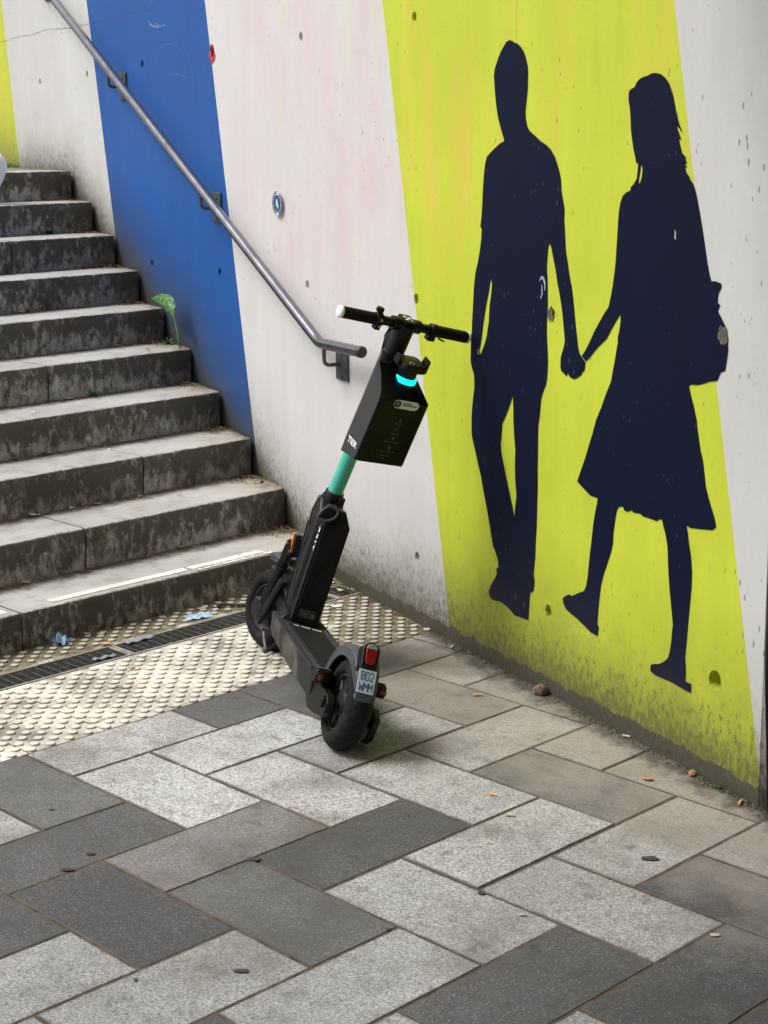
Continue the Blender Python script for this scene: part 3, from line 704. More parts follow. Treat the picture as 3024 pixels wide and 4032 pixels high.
def riser_mat():
    t = NT('stair_riser_concrete')
    g = t.n('ShaderNodeNewGeometry').outputs['Position']
    x, y, z = t.xyz()
    off = t.n('ShaderNodeAttribute', attribute_name='seed').outputs['Fac']
    cv = t.n('ShaderNodeCombineXYZ'); t.set(cv.inputs[0], off); t.set(cv.inputs[1], y); t.set(cv.inputs[2], z)
    v = cv.outputs[0]
    n1 = t.noise(1.0, t.sc((1, 34, 18), v), det=8, rough=0.72, dist=0.4)
    n2 = t.noise(6, v, det=6, rough=0.65)
    n3 = t.noise(1.0, t.sc((1, 60, 12), v), det=4, rough=0.6)
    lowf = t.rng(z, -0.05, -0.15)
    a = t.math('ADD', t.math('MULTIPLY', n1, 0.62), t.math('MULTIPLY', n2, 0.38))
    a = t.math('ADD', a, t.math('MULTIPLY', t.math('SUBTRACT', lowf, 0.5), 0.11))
    c = t.mix(t.rng(a, 0.465, 0.525), (0.085, 0.077, 0.062), (0.29, 0.28, 0.25))
    c = t.mix(t.rng(a, 0.535, 0.575, 0, 0.85), c, (0.50, 0.49, 0.45))
    c = t.mix(t.rng(n3, 0.3, 0.7, 0, 0.40), c, (0.105, 0.098, 0.082))
    c = t.mix(t.math('MULTIPLY', t.rng(t.noise(3.2, v, det=5, rough=0.7), 0.52, 0.66), 0.5), c, (0.050, 0.052, 0.030))
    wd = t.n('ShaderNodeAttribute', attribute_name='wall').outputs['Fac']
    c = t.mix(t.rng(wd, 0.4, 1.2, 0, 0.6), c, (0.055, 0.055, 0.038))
    t.base(c); t.rough(0.85); t.spec(0.25)
    t.bump(n1, 0.3, 0.003)
    return t.m
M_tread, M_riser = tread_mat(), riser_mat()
M_stripe = plain('worn_white_line_paint', (0.74, 0.71, 0.62), 0.7, scale=70, var=0.12, dirt=((0.36, 0.33, 0.28), 0.56))
stairs = empty('concrete_staircase', loc=(0, 0, 0))
tag(stairs, 'flight of stained grey concrete steps climbing away beside the painted wall', 'staircase')
JOINTS = {1: [-1.455], 2: [-0.936, -2.45], 3: [-0.394, -1.9], 4: [-1.35], 5: [-0.393, -1.9], 6: [-1.3], 7: [-0.75], 8: [0.106, -1.4], 9: [-0.6], 10: [0.0]}
YEND = -4.6
def step(k):
    xk = -(k - 1) * STEP_T; zk = H1 + (k - 1) * STEP_H
    deep = 0.375 if k < 10 else 6.0
    e = bpy.data.objects.new('step', None)
    m = MB()
    lwl = m.bm.verts.layers.float.new('wall'); lsd = m.bm.verts.layers.float.new('seed')
    js = [YEND] + sorted(JOINTS[k]) + [None]
    for b0, b1 in zip(js, js[1:]):
        g = 0.004
        ylo = b0 + (g if b0 > YEND else 0)
        ny = 70
        seedv = random.uniform(0, 60)
        dzb = random.uniform(-.0015, .0015) if k < 10 else 0
        prof = [(-deep, 0.0), (-0.30, 0.0), (-0.15, 0.0), (-0.05, 0), (-0.012, 0.0), (-0.004, -0.003), (0.0, -0.010), (0.002, -0.05), (-0.006, -STEP_H - 0.02), (-deep, -STEP_H - 0.02)]
        cols_ = []
        for i in range(ny + 1):
            ring = []
            for (px, pz) in prof:
                yw = wall_y(xk + px) - 0.013 - (-0.0134 * (zk + pz)) * -1.0
                yhi = (b1 - g) if b1 is not None else yw
                u = (i / ny) ** 0.6 if b1 is None else i / ny
                yy = ylo + (yhi - ylo) * u
                rag = 0.0
                if -0.02 < px <= 0.001 and 0 < i < ny: rag = 0.0034 * noise.noise(Vector((k * 3.1, yy * 24, px * 50)))
                v = m.v((px + rag * 1.0, yy, pz + dzb + rag * .8))
                d = (yw - yy)
                v[lwl] = max(0.0, 1.25 - d / 0.36); v[lsd] = seedv
                ring.append(v)
            cols_.append(ring)
        np_ = len(prof)
        for A, Bv in zip(cols_, cols_[1:]):
            for j in range(np_):
                m.mi = 0 if j < 5 else 1
                m.f([A[j], Bv[j], Bv[(j + 1) % np_], A[(j + 1) % np_]])
        m.mi = 1
        m.f(cols_[0][::-1]); m.f(cols_[-1])
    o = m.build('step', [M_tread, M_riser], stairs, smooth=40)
    o.location = (xk, 0, zk)
    return o
for k in range(1, 11):
    o = step(k)
    if k == 1:
        o['label'] = 'bottom step with a worn white painted line along its edge'
        m = MB(); rs2 = random.Random(5)
        def stripe(y0, y1, xa, xb):
            n = 60
            pr = []
            for i in range(n + 1):
                y = y0 + (y1 - y0) * i / n
                fade = max(0.0, (y + 0.75) / 0.5) if y > -0.75 else 0
                wa = rs2.uniform(-.002, .002) + fade * rs2.uniform(-.012, .004); wb = rs2.uniform(-.0015, .0015) - fade * rs2.uniform(-.002, .010)
                pr.append((m.v((xa - max(0, wa) * 0 + wa, y, 0.0012)), m.v((xb + wb, y, 0.0012))))
            for i in range(n):
                (a0, b0), (a1, b1) = pr[i], pr[i + 1]
                if pr[i][0].co.y > -.7 and rs2.random() < .10: continue
                m.f([a0, b0, b1, a1])
        stripe(-1.300, -0.285, -0.078, -0.036)
        stripe(-0.66, -0.26, -0.026, -0.009)
        stripe(-2.3, -1.486, -0.078, -0.036)
        m.build('white_line', M_stripe, o, smooth=0)
    if k == 10: o['label'] = 'top step running back into the upper landing'

# ------------------------------------------------------------------ handrail
M_rail = plain('grey_painted_rail', (0.19, 0.19, 0.215), 0.27, metal=0.9, scale=9, var=0.12)
M_brkt = plain('chipped_grey_bracket', (0.085, 0.088, 0.092), 0.55, metal=0.3, scale=60, var=0.35, dirt=((0.30, 0.30, 0.29), 0.66))
rail = empty('handrail', WALL_M)
tag(rail, 'grey tubular metal handrail fixed to the wall above the steps', 'handrail')
ro = -0.075
def rb(a): return 0.985 + (0.175 - a) * 0.4535
m = MB()
def arcpts():
    p0 = Vector((0.545, ro, 0.990)); bend = Vector((0.172, ro, 0.984))
    pts = [p0, Vector((0.215, ro, 0.985))]
    q = Vector((0.130, ro, rb(0.130)))
    a = pts[1]
    for i in range(1, 8):
        t = i / 8
        pts.append(a * (1 - t) ** 2 + bend * 2 * t * (1 - t) + q * t * t)
    pts.append(q); pts.append(Vector((-1.6, ro, rb(-1.6)))); top = Vector((-3.95, ro, rb(-3.95)))
    pts.append(Vector((-3.85, ro, rb(-3.85)))); pts.append(top + Vector((-.06, 0, .012))); pts.append(Vector((-8.5, ro, rb(-3.95) + .012)))
    return pts
m.tube(arcpts(), 0.0215, 24)
m.build('rail_tube', M_rail, rail)
m = MB(); m.lathe((0.545, ro, .990), (1, 0, 0), [(0.0225, -0.004), (0.0225, 0.004), (0.019, 0.009), (0.0, 0.010)], 28)
m.build('end_cap', plain('black_plastic_cap', (0.02, 0.022, 0.022), 0.5), rail)
for a in (0.222, -1.058, -2.30, -3.55, -5.2, -6.8):
    b = min(0.985 if a > .17 else rb(a), rb(-3.95) + .012)
    e = bpy.data.objects.new('bracket', None); col.objects.link(e); e.parent = rail; e.location = (a, 0, b)
    m = MB(); m.box((0.010, -0.005, -0.080), (0.104, 0.010, 0.132))
    for z in (-.04, -.13): m.cyl((.018, -.010, z), (.018, -.014, z), .007, 8)
    m.build('plate', M_brkt, e, bevel=0.002)
    m = MB()
    pts = [(-.008, ro, -.015), (-.008, ro, -.062)]
    for i in range(1, 6):
        t = pi / 2 * i / 6
        pts.append((-.008, ro + .022 * (1 - cos(t)), -.062 - .022 * sin(t)))
    pts += [(-.008, ro + .022, -.084), (-.008, -.006, -.084)]
    m.tube(pts, 0.0078, 12)
    m.build('arm', M_brkt, e)

# ------------------------------------------------------------------ round sticker on the wall
st = empty('wall_sticker', WALL_M @ Matrix.Translation((-0.351, -0.0015, 1.5035)))
tag(st, 'small round blue and white sticker on the pale wall band', 'sticker')
M_stw = plain('sticker_white', (0.66, 0.68, 0.70), 0.5, var=.06); M_stb = plain('sticker_blue', (0.02, 0.06, 0.17), 0.5, var=.4, scale=25); M_stk = plain('sticker_ink', (0.08, 0.09, 0.13), 0.5)
M_stl = plain('sticker_pale_blue', (0.50, 0.64, 0.78), 0.5, var=.06)
def disc(m, r, y, n=40): m.poly([(r * cos(2 * pi * k / n), y, r * sin(2 * pi * k / n)) for k in range(n)])
m = MB(); disc(m, .0500, 0); m.mi = 1
for k in range(34):
    if k in (0, 1, 2, 16, 17, 18): continue
    t = -2 * pi * k / 34 + pi / 2; w = .0022 + .0012 * ((k * 7) % 3)
    c = Vector((cos(t) * .0425, -.0004, sin(t) * .0425)); u = Vector((-sin(t), 0, cos(t))); v = Vector((cos(t), 0, sin(t)))
    m.poly([c + u * w + v * .0042, c - u * w + v * .0042, c - u * w - v * .0042, c + u * w - v * .0042])
for k in range(48):
    t0, t1 = 2 * pi * k / 48, 2 * pi * (k + 1) / 48
    m.poly([(.0485 * cos(t0), -.0004, .0485 * sin(t0)), (.0500 * cos(t0), -.0004, .0500 * sin(t0)), (.0500 * cos(t1), -.0004, .0500 * sin(t1)), (.0485 * cos(t1), -.0004, .0485 * sin(t1))])
m.build('rim_lettering', [M_stw, M_stk], st, smooth=0, fix=False)
m = MB(); disc(m, .0350, -.0006)
m.mi = 1
m.poly([(x, -.0010, z) for x, z in ((-.006, .022), (.008, .012), (.010, .004), (.016, -.010), (.006, -.026), (.001, -.014), (-.010, -.010), (-.012, .004))])
m.build('emblem', [M_stb, M_stl], st, smooth=0, fix=False)

# ------------------------------------------------------------------ electric scooter
BF = Vector((-0.865902, 0.500213, 0)); BY = Vector((-0.471414, -0.816049, 0.334414)); BZ = Vector((0.167278, 0.289569, 0.942426)); BO = Vector((1.507438, -1.348273, 0.003661))
SC_M = Matrix((BF, BY, BZ)).transposed().to_4x4(); SC_M.translation = BO
SC_I = SC_M.inverted()
ANG, OX, PSI, HB, HW = 0.264157, 0.850428, 0.337371, 0.6650, 0.2640
SA = Vector((-sin(ANG), 0, cos(ANG))); X0 = Vector((cos(ANG), 0, sin(ANG)))
SX = X0 * cos(PSI) + Vector((0, 1, 0)) * sin(PSI); SY = X0 * -sin(PSI) + Vector((0, 1, 0)) * cos(PSI); SO = Vector((OX, 0, 0.6))
def S(p): return SO + SX * p[0] + SY * p[1] + SA * p[2]
SR = Matrix((SX, SY, SA)).transposed()

M_blk = plain('black_scooter_plastic', (0.0065, 0.007, 0.0074), 0.42, scale=30, var=0.3, spec=0.32)
M_dgr = plain('dark_grey_scooter_frame', (0.016, 0.017, 0.0185), 0.5, scale=25, var=0.35, dirt=((0.06, 0.056, 0.05), 0.6), spec=0.4)
M_side = plain('scuffed_deck_side', (0.022, 0.022, 0.0215), 0.6, scale=14, var=0.35, dirt=((0.10, 0.088, 0.068), 0.50), spec=0.3)
M_fend = plain('grey_fender_plastic', (0.055, 0.059, 0.067), 0.55, scale=18, var=0.2, dirt=((0.14, 0.14, 0.14), 0.60))
M_tyre = plain('tyre_rubber', (0.011, 0.0108, 0.0105), 0.85, scale=50, var=0.3, dirt=((0.038, 0.033, 0.027), 0.52), spec=0.2)
M_rim = plain('wheel_rim', (0.035, 0.036, 0.038), 0.5, metal=0.5, scale=40, var=0.3, dirt=((0.07, 0.062, 0.052), 0.56))
M_teal = plain('turquoise_stem_paint', (0.085, 0.50, 0.385), 0.40, scale=35, var=0.08, dirt=((0.06, 0.30, 0.23), 0.62))
M_white = plain('white_plastic', (0.78, 0.78, 0.80), 0.45, var=.04)
M_whtxt = plain('white_lettering', (0.80, 0.82, 0.82), 0.5, var=.05)
M_gtxt = plain('grey_lettering', (0.16, 0.16, 0.15), 0.5, var=.1)
M_rub = plain('grip_rubber', (0.009, 0.009, 0.009), 0.8, scale=150, var=0.4, bump=0.4, spec=0.25)
M_steel = plain('bright_steel', (0.50, 0.50, 0.50), 0.3, metal=1.0, var=.1)
M_dst = plain('dull_steel', (0.12, 0.12, 0.125), 0.5, metal=.6, var=.2)
M_orange = plain('orange_reflector', (0.85, 0.20, 0.02), 0.3, var=.15, scale=200)
M_amber = plain('amber_lens', (0.12, 0.028, 0.008), 0.2, var=.3, scale=120)
M_red = plain('red_lens', (0.27, 0.010, 0.010), 0.22, var=.3, scale=160)
M_clear = plain('clear_lens', (0.30, 0.28, 0.27), 0.15, var=.4, scale=120)
M_grip = plain('deck_grip_mat', (0.016, 0.0165, 0.0165), 0.8, scale=90, var=0.5, bump=.5, spec=.25)
M_gloss = plain('gloss_black_cover', (0.004, 0.005, 0.0055), 0.30, scale=20, var=0.2, spec=0.22)
M_panel = plain('matt_side_panel', (0.030, 0.030, 0.0305), 0.6, scale=60, var=0.1)
M_plate = plain('plate_white', (0.60, 0.67, 0.71), 0.45, var=.06, scale=30)
M_pltxt = plain('plate_blue', (0.020, 0.085, 0.22), 0.5, var=.1)
M_glow = emit('cyan_light', (0.0, 0.86, 0.92), 0.98)

sco = empty('electric_scooter', SC_M)
tag(sco, 'black and turquoise electric rental scooter leaning against the painted wall', 'scooter')
def part(name, parent=None):
    o = bpy.data.objects.new(name, None); col.objects.link(o); o.parent = parent or sco
    return o

def wheel(name, c, ax, ref, R, hw, label):
    """tyre with cut tread and dished rim"""
    prof = []
    r0 = R - 0.055
    N = 22
    for i in range(N + 1):
        t = -1.15 * pi / 2 * 1.0 + (2.3 * pi / 2) * i / N
        prof.append((R - 0.036 + 0.036 * cos(t) if True else 0, hw * sin(t)))
    prof = [(r0, -hw * .72)] + prof + [(r0, hw * .72)]
    def mod(k, j):
        jj = j - 1
        if 5 <= jj <= N - 5 and R > 0.1:
            s = (k * 1.0 + abs(jj - N / 2) * 1.3) % 8
            if s < 1.6 and abs(jj - N / 2) > 1: return -0.0028
        return 0.0
    m = MB(); m.lathe(c, ax, prof, 192, closed=True, ref=ref, mod=mod)
    ty = m.build('tyre', M_tyre, None, smooth=50)
    m = MB()
    m.lathe(c, ax, [(r0 + .004, -hw * .70), (r0 + .004, hw * .70), (r0 - .006, hw * .74), (r0 - .012, hw * .42), (0.042, hw * .36), (0.036, hw * .66), (0.014, hw * .72), (0.0, hw * .74)], 48, ref=ref)
    m.lathe(c, ax, [(r0 + .004, -hw * .70), (r0 - .006, -hw * .74), (r0 - .012, -hw * .42), (0.042, -hw * .36), (0.036, -hw * .66), (0.014, -hw * .72), (0.0, -hw * .74)], 48, ref=ref)
    axv = Vector(ax).normalized(); rv = Vector(ref).normalized(); tv = axv.cross(rv)
    for k in range(6):
        a = 2 * pi * k / 6 + .3
        d = rv * cos(a) + tv * sin(a)
        for sgn in (-1, 1):
            p = Vector(c) + d * .058 + axv * sgn * hw * .38
            m.tube([p, p + axv * sgn * .004], .0055, 8)
            m.tube([Vector(c) + d * .040 + axv * sgn * hw * .46, Vector(c) + d * (r0 - .010) + axv * sgn * hw * .44], [.009, .006], 6)
    ri = m.build('rim', M_rim, None)
    e = part(name)
    if label: e['label'] = label
    ty.parent = e; ri.parent = e
    return e
RW, HWT = 0.141, 0.041
wheel('rear_wheel', (0, 0, 0.1395), (0, 1, 0), (1, 0, 0), RW, HWT, None)
# front wheel turns with the handlebar: find the height at which it touches the ground
upw = Vector((0, 0, 1)); wy = (SC_M.to_3x3() @ SY).normalized(); upw = (upw - wy * upw.dot(wy)).normalized()
cx = 0.080; cz = -0.50
for _ in range(30):
    cw = SC_M @ S((cx, 0, cz))
    lowest = cw.z - (RW - 0.036) * upw.z - 0.036
    cz -= lowest * 0.9
FWC = S((cx, 0, cz))
wheel('front_wheel', FWC, SY, SX, RW, HWT, None)

# deck
m = MB()
def deck_ring(x, ytop, ztop, ybot, zbot):
    return [(x, ytop, ztop), (x, ytop + .001, ztop - .012), (x, ybot, zbot + .012), (x, ybot - .012, zbot), (x, -ybot + .012, zbot), (x, -ybot, zbot + .012), (x, -ytop - .001, ztop - .012), (x, -ytop, ztop)]
rings = [deck_ring(x, yt, zt, yb, zb) for x, yt, zt, yb, zb in ((0.148, .086, .181, .076, .086), (0.20, .090, .181, .080, .083), (0.45, .091, .181, .081, .085), (0.74, .091, .181, .083, .100), (0.80, .088, .183, .080, .112))]
V = [[m.v(p) for p in r] for r in rings]
for a, b in zip(V, V[1:]):
    for k in range(8): m.f([a[k], a[(k + 1) % 8], b[(k + 1) % 8], b[k]])
m.f(V[0]); m.f(V[-1][::-1])
deck = m.build('deck', M_side, sco, bevel=.003)
m = MB()
m.box((0.43, 0, 0.1825), (0.555, 0.168, 0.003))
for k in range(44):
    m.box((0.172 + k * .0115, 0, 0.1842), (.0045, .116, .0012))
m.build('foot_mat', M_grip, deck, smooth=0)
for s in (-1, 1):
    m = MB(); m.box((.446, s * .074, .1838), (.56, .004, .0008))
    for k in range(25): m.box((0.176 + k * 0.0225, s * .074, 0.1842), (.0085, .026, .0016))
    m.build('edge_rib', M_fend, deck, smooth=0)
m = MB()     # worn white wording printed across the front of the mat: too small to read in the photo
rw = random.Random(3)
yy = 0.046
for k in range(15):
    w = rw.uniform(.0035, .0065)
    if k not in (3, 9):
        m.box((0.655 + rw.uniform(-.001, .001), yy - w / 2, 0.1853), (rw.uniform(.006, .010), w, .0008))
        if rw.random() < .5: m.box((0.655, yy - w / 2, 0.1857), (.003, w * 1.2, .0006))
    yy -= w + .0018
m.build('lettering', M_whtxt, deck, smooth=0)
m = MB()
for s in (-1, 1): m.tube([(0.16, s * .0915, .1795), (0.79, s * .0915, .1795)], .0035, 8)
m.build('edge_trim', M_dgr, deck)

# fork arms holding the rear axle, with covers
for s in (1, -1):
    m = MB()
    pts = [(0.20, .155), (0.165, .172), (0.06, .158), (-0.02, .155), (-0.040, .135), (-0.035, .105), (-0.01, .085), (0.06, .070), (0.14, .062), (0.20, .085)]
    m.prism(pts, 1, s * .052, s * .074)
    m.cyl((0, s * .074, .128), (0, s * .083, .128), .018, 20)
    m.cyl((0, s * .083, .128), (0, s * .085, .128), .007, 6)
    m.build('axle_arm', M_blk, sco, bevel=.005)
# right-hand silencer-like motor cover low on the far side
m = MB(); m.hull([(x, y, z) for x, z in ((-.06, .13), (-.02, .15), (.06, .13), (.05, .05), (-.01, .035), (-.05, .06)) for y in (-.095, -.074)])
m.build('motor_cover', M_blk, sco, bevel=.006)
for s in (1, -1):
    so_ = 0 if s == 1 else .020
    m = MB(lambda p: Vector((p.x, p.y - so_, p.z))); m.hull([(x, s * y, z) for x, y, z in ((.058, .050, .163), (.058, .105, .163), (.058, .105, .203), (.058, .060, .203), (.13, .045, .160), (.13, .100, .160), (.13, .095, .192), (.13, .050, .192), (.070, .050, .206), (.075, .1, .206))])
    so = m.build('turn_signal', M_blk, sco, bevel=.006)
    m = MB(lambda p: Vector((p.x, p.y - so_, p.z))); m.hull([(x, s * y, z) for x, y, z in ((.066, .056, .2066), (.068, .101, .2066), (.128, .052, .1945), (.128, .093, .1945), (.066, .056, .2086), (.068, .101, .2086), (.128, .052, .1965), (.128, .093, .1965))])
    m.build('housing_top', M_fend, so, bevel=.002)
    m = MB(lambda p: Vector((p.x, p.y - so_, p.z))); m.lathe((.058, s * .088, .183), (-1, 0, 0), [(.0165, 0), (.0165, .006), (.0145, .006), (.0145, .002)], 24)
    m.build('bezel', M_blk, so)
    m = MB(lambda p: Vector((p.x, p.y - so_, p.z))); m.lathe((.058, s * .088, .183), (-1, 0, 0), [(.0140, 0.001), (.0125, .006), (.007, .0095), (0, .0105)], 24)
    m.build('lens', M_amber, so)

# rear fender: U-section arc over the wheel
FC = Vector((0.004, 0.006, 0.1395))
m = MB()
nseg = 40; ringsF = []
for i in range(nseg + 1):
    th = radians(14 + (160 - 14) * i / nseg)
    fl = 0.034
    if i > 32: fl *= max(0.25, 1 - (i - 32) / 9)
    w = .046 - .016 * max(0, (i / nseg - .45) / .55)
    sec = [(.170 - fl, w), (.166, w), (.172, w - .007), (.1745, w * .4), (.1745, -w * .4), (.172, -w + .007), (.166, -w), (.170 - fl, -w), (.172 - fl, -w + .004), (.163, -w + .005), (.169, 0), (.163, w - .005), (.172 - fl, w - .004)]
    ringsF.append([m.v(FC + Vector((cos(th) * r, y, sin(th) * r))) for r, y in sec])
ns = len(ringsF[0])
for a, b in zip(ringsF, ringsF[1:]):
    for k in range(ns): m.f([a[k], a[(k + 1) % ns], b[(k + 1) % ns], b[k]])
m.f(ringsF[0]); m.f(ringsF[-1][::-1])
fender = m.build('rear_fender', M_fend, sco, smooth=40)

# tail light and number plate on the back of the fender
RU = Vector((0.46, 0, 0.888)).normalized(); RO = Vector((-RU.z, 0, RU.x)); RC = Vector((-0.143, 0.019, 0.252))
def RB(p): return RC + Vector((0, 1, 0)) * p[0] + RU * p[1] + RO * p[2]
m = MB(RB)
prof = []
for k in range(17):
    t = pi * k / 16
    prof.append((cos(t) * .0265, .092 + sin(t) * .024))
prof += [(-.0245, .050), (-.026, .034), (.026, .034), (.0245, .050)]
m.prism(prof, 2, -.035, .010)
tl = m.build('tail_light', M_blk, sco, bevel=.003)
m = MB(RB)
prof = [(cos(pi * k / 12) * .0170, .096 + sin(pi * k / 12) * .015) for k in range(13)]
m.prism(prof, 2, .008, .0135)
m.build('clear_lens', M_clear, tl, bevel=.002)
m = MB(RB); m.prism([(.0170, .0955), (-.0170, .0955), (-.0150, .060), (-.010, .050), (.010, .050), (.0150, .060)], 2, .008, .0130)
m.build('red_lens', M_red, tl, bevel=.002)
def rounded(w, h, r, n=5):
    out = []
    for cx_, cy_, a0 in ((w / 2 - r, h / 2 - r, 0), (-w / 2 + r, h / 2 - r, 90), (-w / 2 + r, -h / 2 + r, 180), (w / 2 - r, -h / 2 + r, 270)):
        for k in range(n + 1):
            a = radians(a0 + 90 * k / n); out.append((cx_ + r * cos(a), cy_ + r * sin(a)))
    return out
m = MB(RB); m.prism(rounded(.0535, .0700, .004), 2, .006, .0085)
pl = m.build('number_plate', M_plate, sco)
def text_obj(name, body, size, mat, M, parent, ext=0.0004, bold=0.0, sx=1.0, space=1.0):
    cu = bpy.data.curves.new(name, 'FONT'); cu.body = body; cu.size = size; cu.extrude = ext; cu.offset = bold
    cu.align_x = 'CENTER'; cu.align_y = 'CENTER'; cu.space_character = space
    o = bpy.data.objects.new(name, cu); col.objects.link(o)
    bpy.context.view_layer.update()
    dg = bpy.context.evaluated_depsgraph_get()
    me = bpy.data.meshes.new_from_object(o.evaluated_get(dg))
    bpy.data.objects.remove(o)
    me.transform(M @ Matrix.Diagonal((sx, 1, 1, 1)))
    me.materials.clear(); me.materials.append(mat)
    t = bpy.data.objects.new(name, me); col.objects.link(t); t.parent = parent
    return t
def frame_m(o, right, up):
    r = Vector(right).normalized(); u = Vector(up).normalized(); n = r.cross(u)
    M = Matrix((r, u, n)).transposed().to_4x4(); M.translation = Vector(o); return M
GL = {'8': [[(0, .55), (0, .95), (.2, 1), (.8, 1), (1, .95), (1, .55), (.8, .5), (.2, .5), (0, .45), (0, .05), (.2, 0), (.8, 0), (1, .05), (1, .45), (.8, .5), (.2, .5), (0, .55)]],
      '0': [[(0, .08), (0, .92), (.2, 1), (.8, 1), (1, .92), (1, .08), (.8, 0), (.2, 0), (0, .08)]],
      '2': [[(0, .80), (.1, .96), (.4, 1), (.8, .98), (1, .85), (1, .65), (.75, .42), (.2, .16), (0, 0), (1, 0)]],
      'W': [[(0, 1), (.10, 0), (.5, .62), (.90, 0), (1, 1)]], 'M': [[(0, 0), (0, 1), (.5, .42), (1, 1), (1, 0)]]}
for word, vb, w_, gap in (('802', .0035, .0092, .0052), ('WMM', -.0290, .0115, .0032)):
    u = (len(word) * w_ + (len(word) - 1) * gap) / 2
    for ch in word:
        m = MB(RB)
        for line in GL[ch]:
            for (a0, b0), (a1, b1) in zip(line, line[1:]):
                p0 = Vector((u - a0 * w_, vb + b0 * .0245, .0087)); p1 = Vector((u - a1 * w_, vb + b1 * .0245, .0087))
                m.tube([p0, p1], .00125, 6)
        m.build('plate_lettering', M_pltxt, pl, smooth=0)
        u -= w_ + gap
m = MB(RB); m.hull([(u, v, w) for u, v, w in ((.024, -.040, -.02), (-.026, -.040, -.02), (.024, -.052, .004), (-.022, -.054, .004), (.026, -.036, .0055), (-.026, -.036, .0055), (.022, -.058, -.01), (-.02, -.058, -.01))])
m.build('plate_bracket', M_fend, sco, bevel=.002)
m = MB(RB); m.box((0, 0.0, -.006), (.046, .066, .022)); m.build('plate_mount', M_blk, sco, bevel=.003)

# front frame, battery
m = MB()
m.prism([(.775, .165), (.862, .150), (.915, .520), (.888, .600), (.838, .598), (.800, .560)], 1, -.043, .043)
fr = m.build('stem_frame', M_dgr, sco, bevel=.010, seg=3)
m = MB()
for s in (-1, 1):
    m.hull([(x, s * y, z) for x, z in ((.806, .20), (.812, .20), (.852, .44), (.858, .44)) for y in (.0415, .0438)])
    m.hull([(x, s * y, z) for x, z in ((.842, .17), (.855, .17), (.902, .50), (.890, .50)) for y in (.0425, .0455)])
m.build('frame_rib', M_blk, fr)
m = MB(); m.hull([(x, y, z) for x, y, z in ((.700, .085, .183), (.86, .06, .183), (.86, -.06, .183), (.700, -.085, .183), (.72, .060, .205), (.86, .05, .215), (.86, -.05, .215), (.72, -.06, .205))])
m.build('frame_foot', M_blk, fr, bevel=.006)
m = MB()
m.hull([(x, s * y, z) for s in (-1, 1) for x, y, z in ((.6915, .040, .186), (.6995, .0488, .186), (.775, .0488, .186), (.775, .0488, .537), (.6995, .0488, .537), (.6915, .040, .537), (.790, .030, .545), (.715, .022, .588), (.790, .022, .590), (.775, .042, .55))])
bat = m.build('battery_case', M_gloss, sco, bevel=.004)
m = MB()
m.hull([(x, y, z) for x in (.6935, .712) for y, z in ((.0465, .19), (.0515, .19), (.0515, .53), (.0465, .53))])
m.build('edge_strip', M_dgr, bat, bevel=.002)
m = MB()
loop = [Vector((.688, .075, .553)), Vector((.684, .050, .545)), Vector((.684, .022, .560)), Vector((.690, .012, .582)), Vector((.694, .028, .594)), Vector((.694, .052, .590))]
n = 36; pts = []
for i in range(n):
    t = i / n * 6; k = int(t); f_ = t - k
    p0, p1, p2, p3 = (loop[(k + d) % 6] for d in (-1, 0, 1, 2))
    pts.append(0.5 * ((2 * p1) + (p2 - p0) * f_ + (2 * p0 - 5 * p1 + 4 * p2 - p3) * f_ ** 2 + (3 * p1 - p0 - 3 * p2 + p3) * f_ ** 3))
m.tube(pts + [pts[0]], .0042, 10, caps=False)
m.build('handle_loop', M_fend, bat)
m = MB(); m.hull([(x, y, z) for x, y, z in ((.70, .07, .55), (.70, .03, .545), (.70, .02, .585), (.70, .05, .59), (.74, .05, .55), (.74, .01, .545), (.74, .01, .60), (.74, .04, .598))])
m.build('handle_recess', M_blk, bat, bevel=.003)
text_obj('lettering', 'TIER', .020, M_whtxt, frame_m((.7005, .0520, .478), (0, 0, 1), (-1, 0, 0)), bat, bold=.0006, sx=1.5, space=1.5)
m = MB()
m.box((.6909, .004, .222), (.001, .060, .030)); m.mi = 1
for k in range(4): m.box((.6902, .013 - .002 * (k % 2), .231 - .0055 * k), (.0008, .034 - .006 * (k % 3), .0018))
m.mi = 2; m.box((.6902, -.018, .219), (.0008, .014, .016))
m.build('data_label', [plain('label_black', (0.02, 0.02, 0.02), .5), M_gtxt, plain('label_grey', (0.11, 0.11, 0.10), .6)], bat, smooth=0)

# turquoise stem, collar and head
m = MB(S); m.tube([(0, 0, -.01), (0, 0, .56)], .0265, 28); m.build('stem_tube', M_teal, sco)
m = MB(S); m.tube([(0, 0, -.085), (0, 0, -.01), (0, 0, .026), (0, 0, .030)], [.036, .034, .033, .031], 28)
m.box((-.030, -.012, .008), (.022, .026, .030)); m.tube([(-.028, -.030, .012), (-.028, .006, .012)], .006, 10)
m.build('clamp_collar', M_blk, sco, bevel=.002)
m = MB(S); m.tube([(0, 0, .540), (0, 0, .650), (0, 0, .668)], [.0335, .0345, .034], 28, caps=False)
vs = []
for k in range(28):
    t = 2 * pi * k / 28; vs.append(m.v((cos(t) * .034, sin(t) * .034, .668 + .004)))
m.f(vs)
head = m.build('stem_head', M_blk, sco, bevel=.003)
m = MB(S); m.hull([(x, y, z) for x, y, z in ((-.030, .020, .672), (-.030, -.024, .672), (.030, .024, .676), (.030, -.024, .676), (-.026, .018, .684), (-.026, -.022, .684), (.028, .022, .690), (.028, -.022, .690))])
disp = m.build('display', M_gloss, sco, bevel=.003)
m = MB(S)
for p in ((-.012, .010), (.004, -.008), (.012, .008)): m.box((p[0], p[1], .6882), (.010, .009, .0014))
m.box((0, 0, .6880), (.040, .003, .001), Matrix.Rotation(.6, 3, 'Z'))
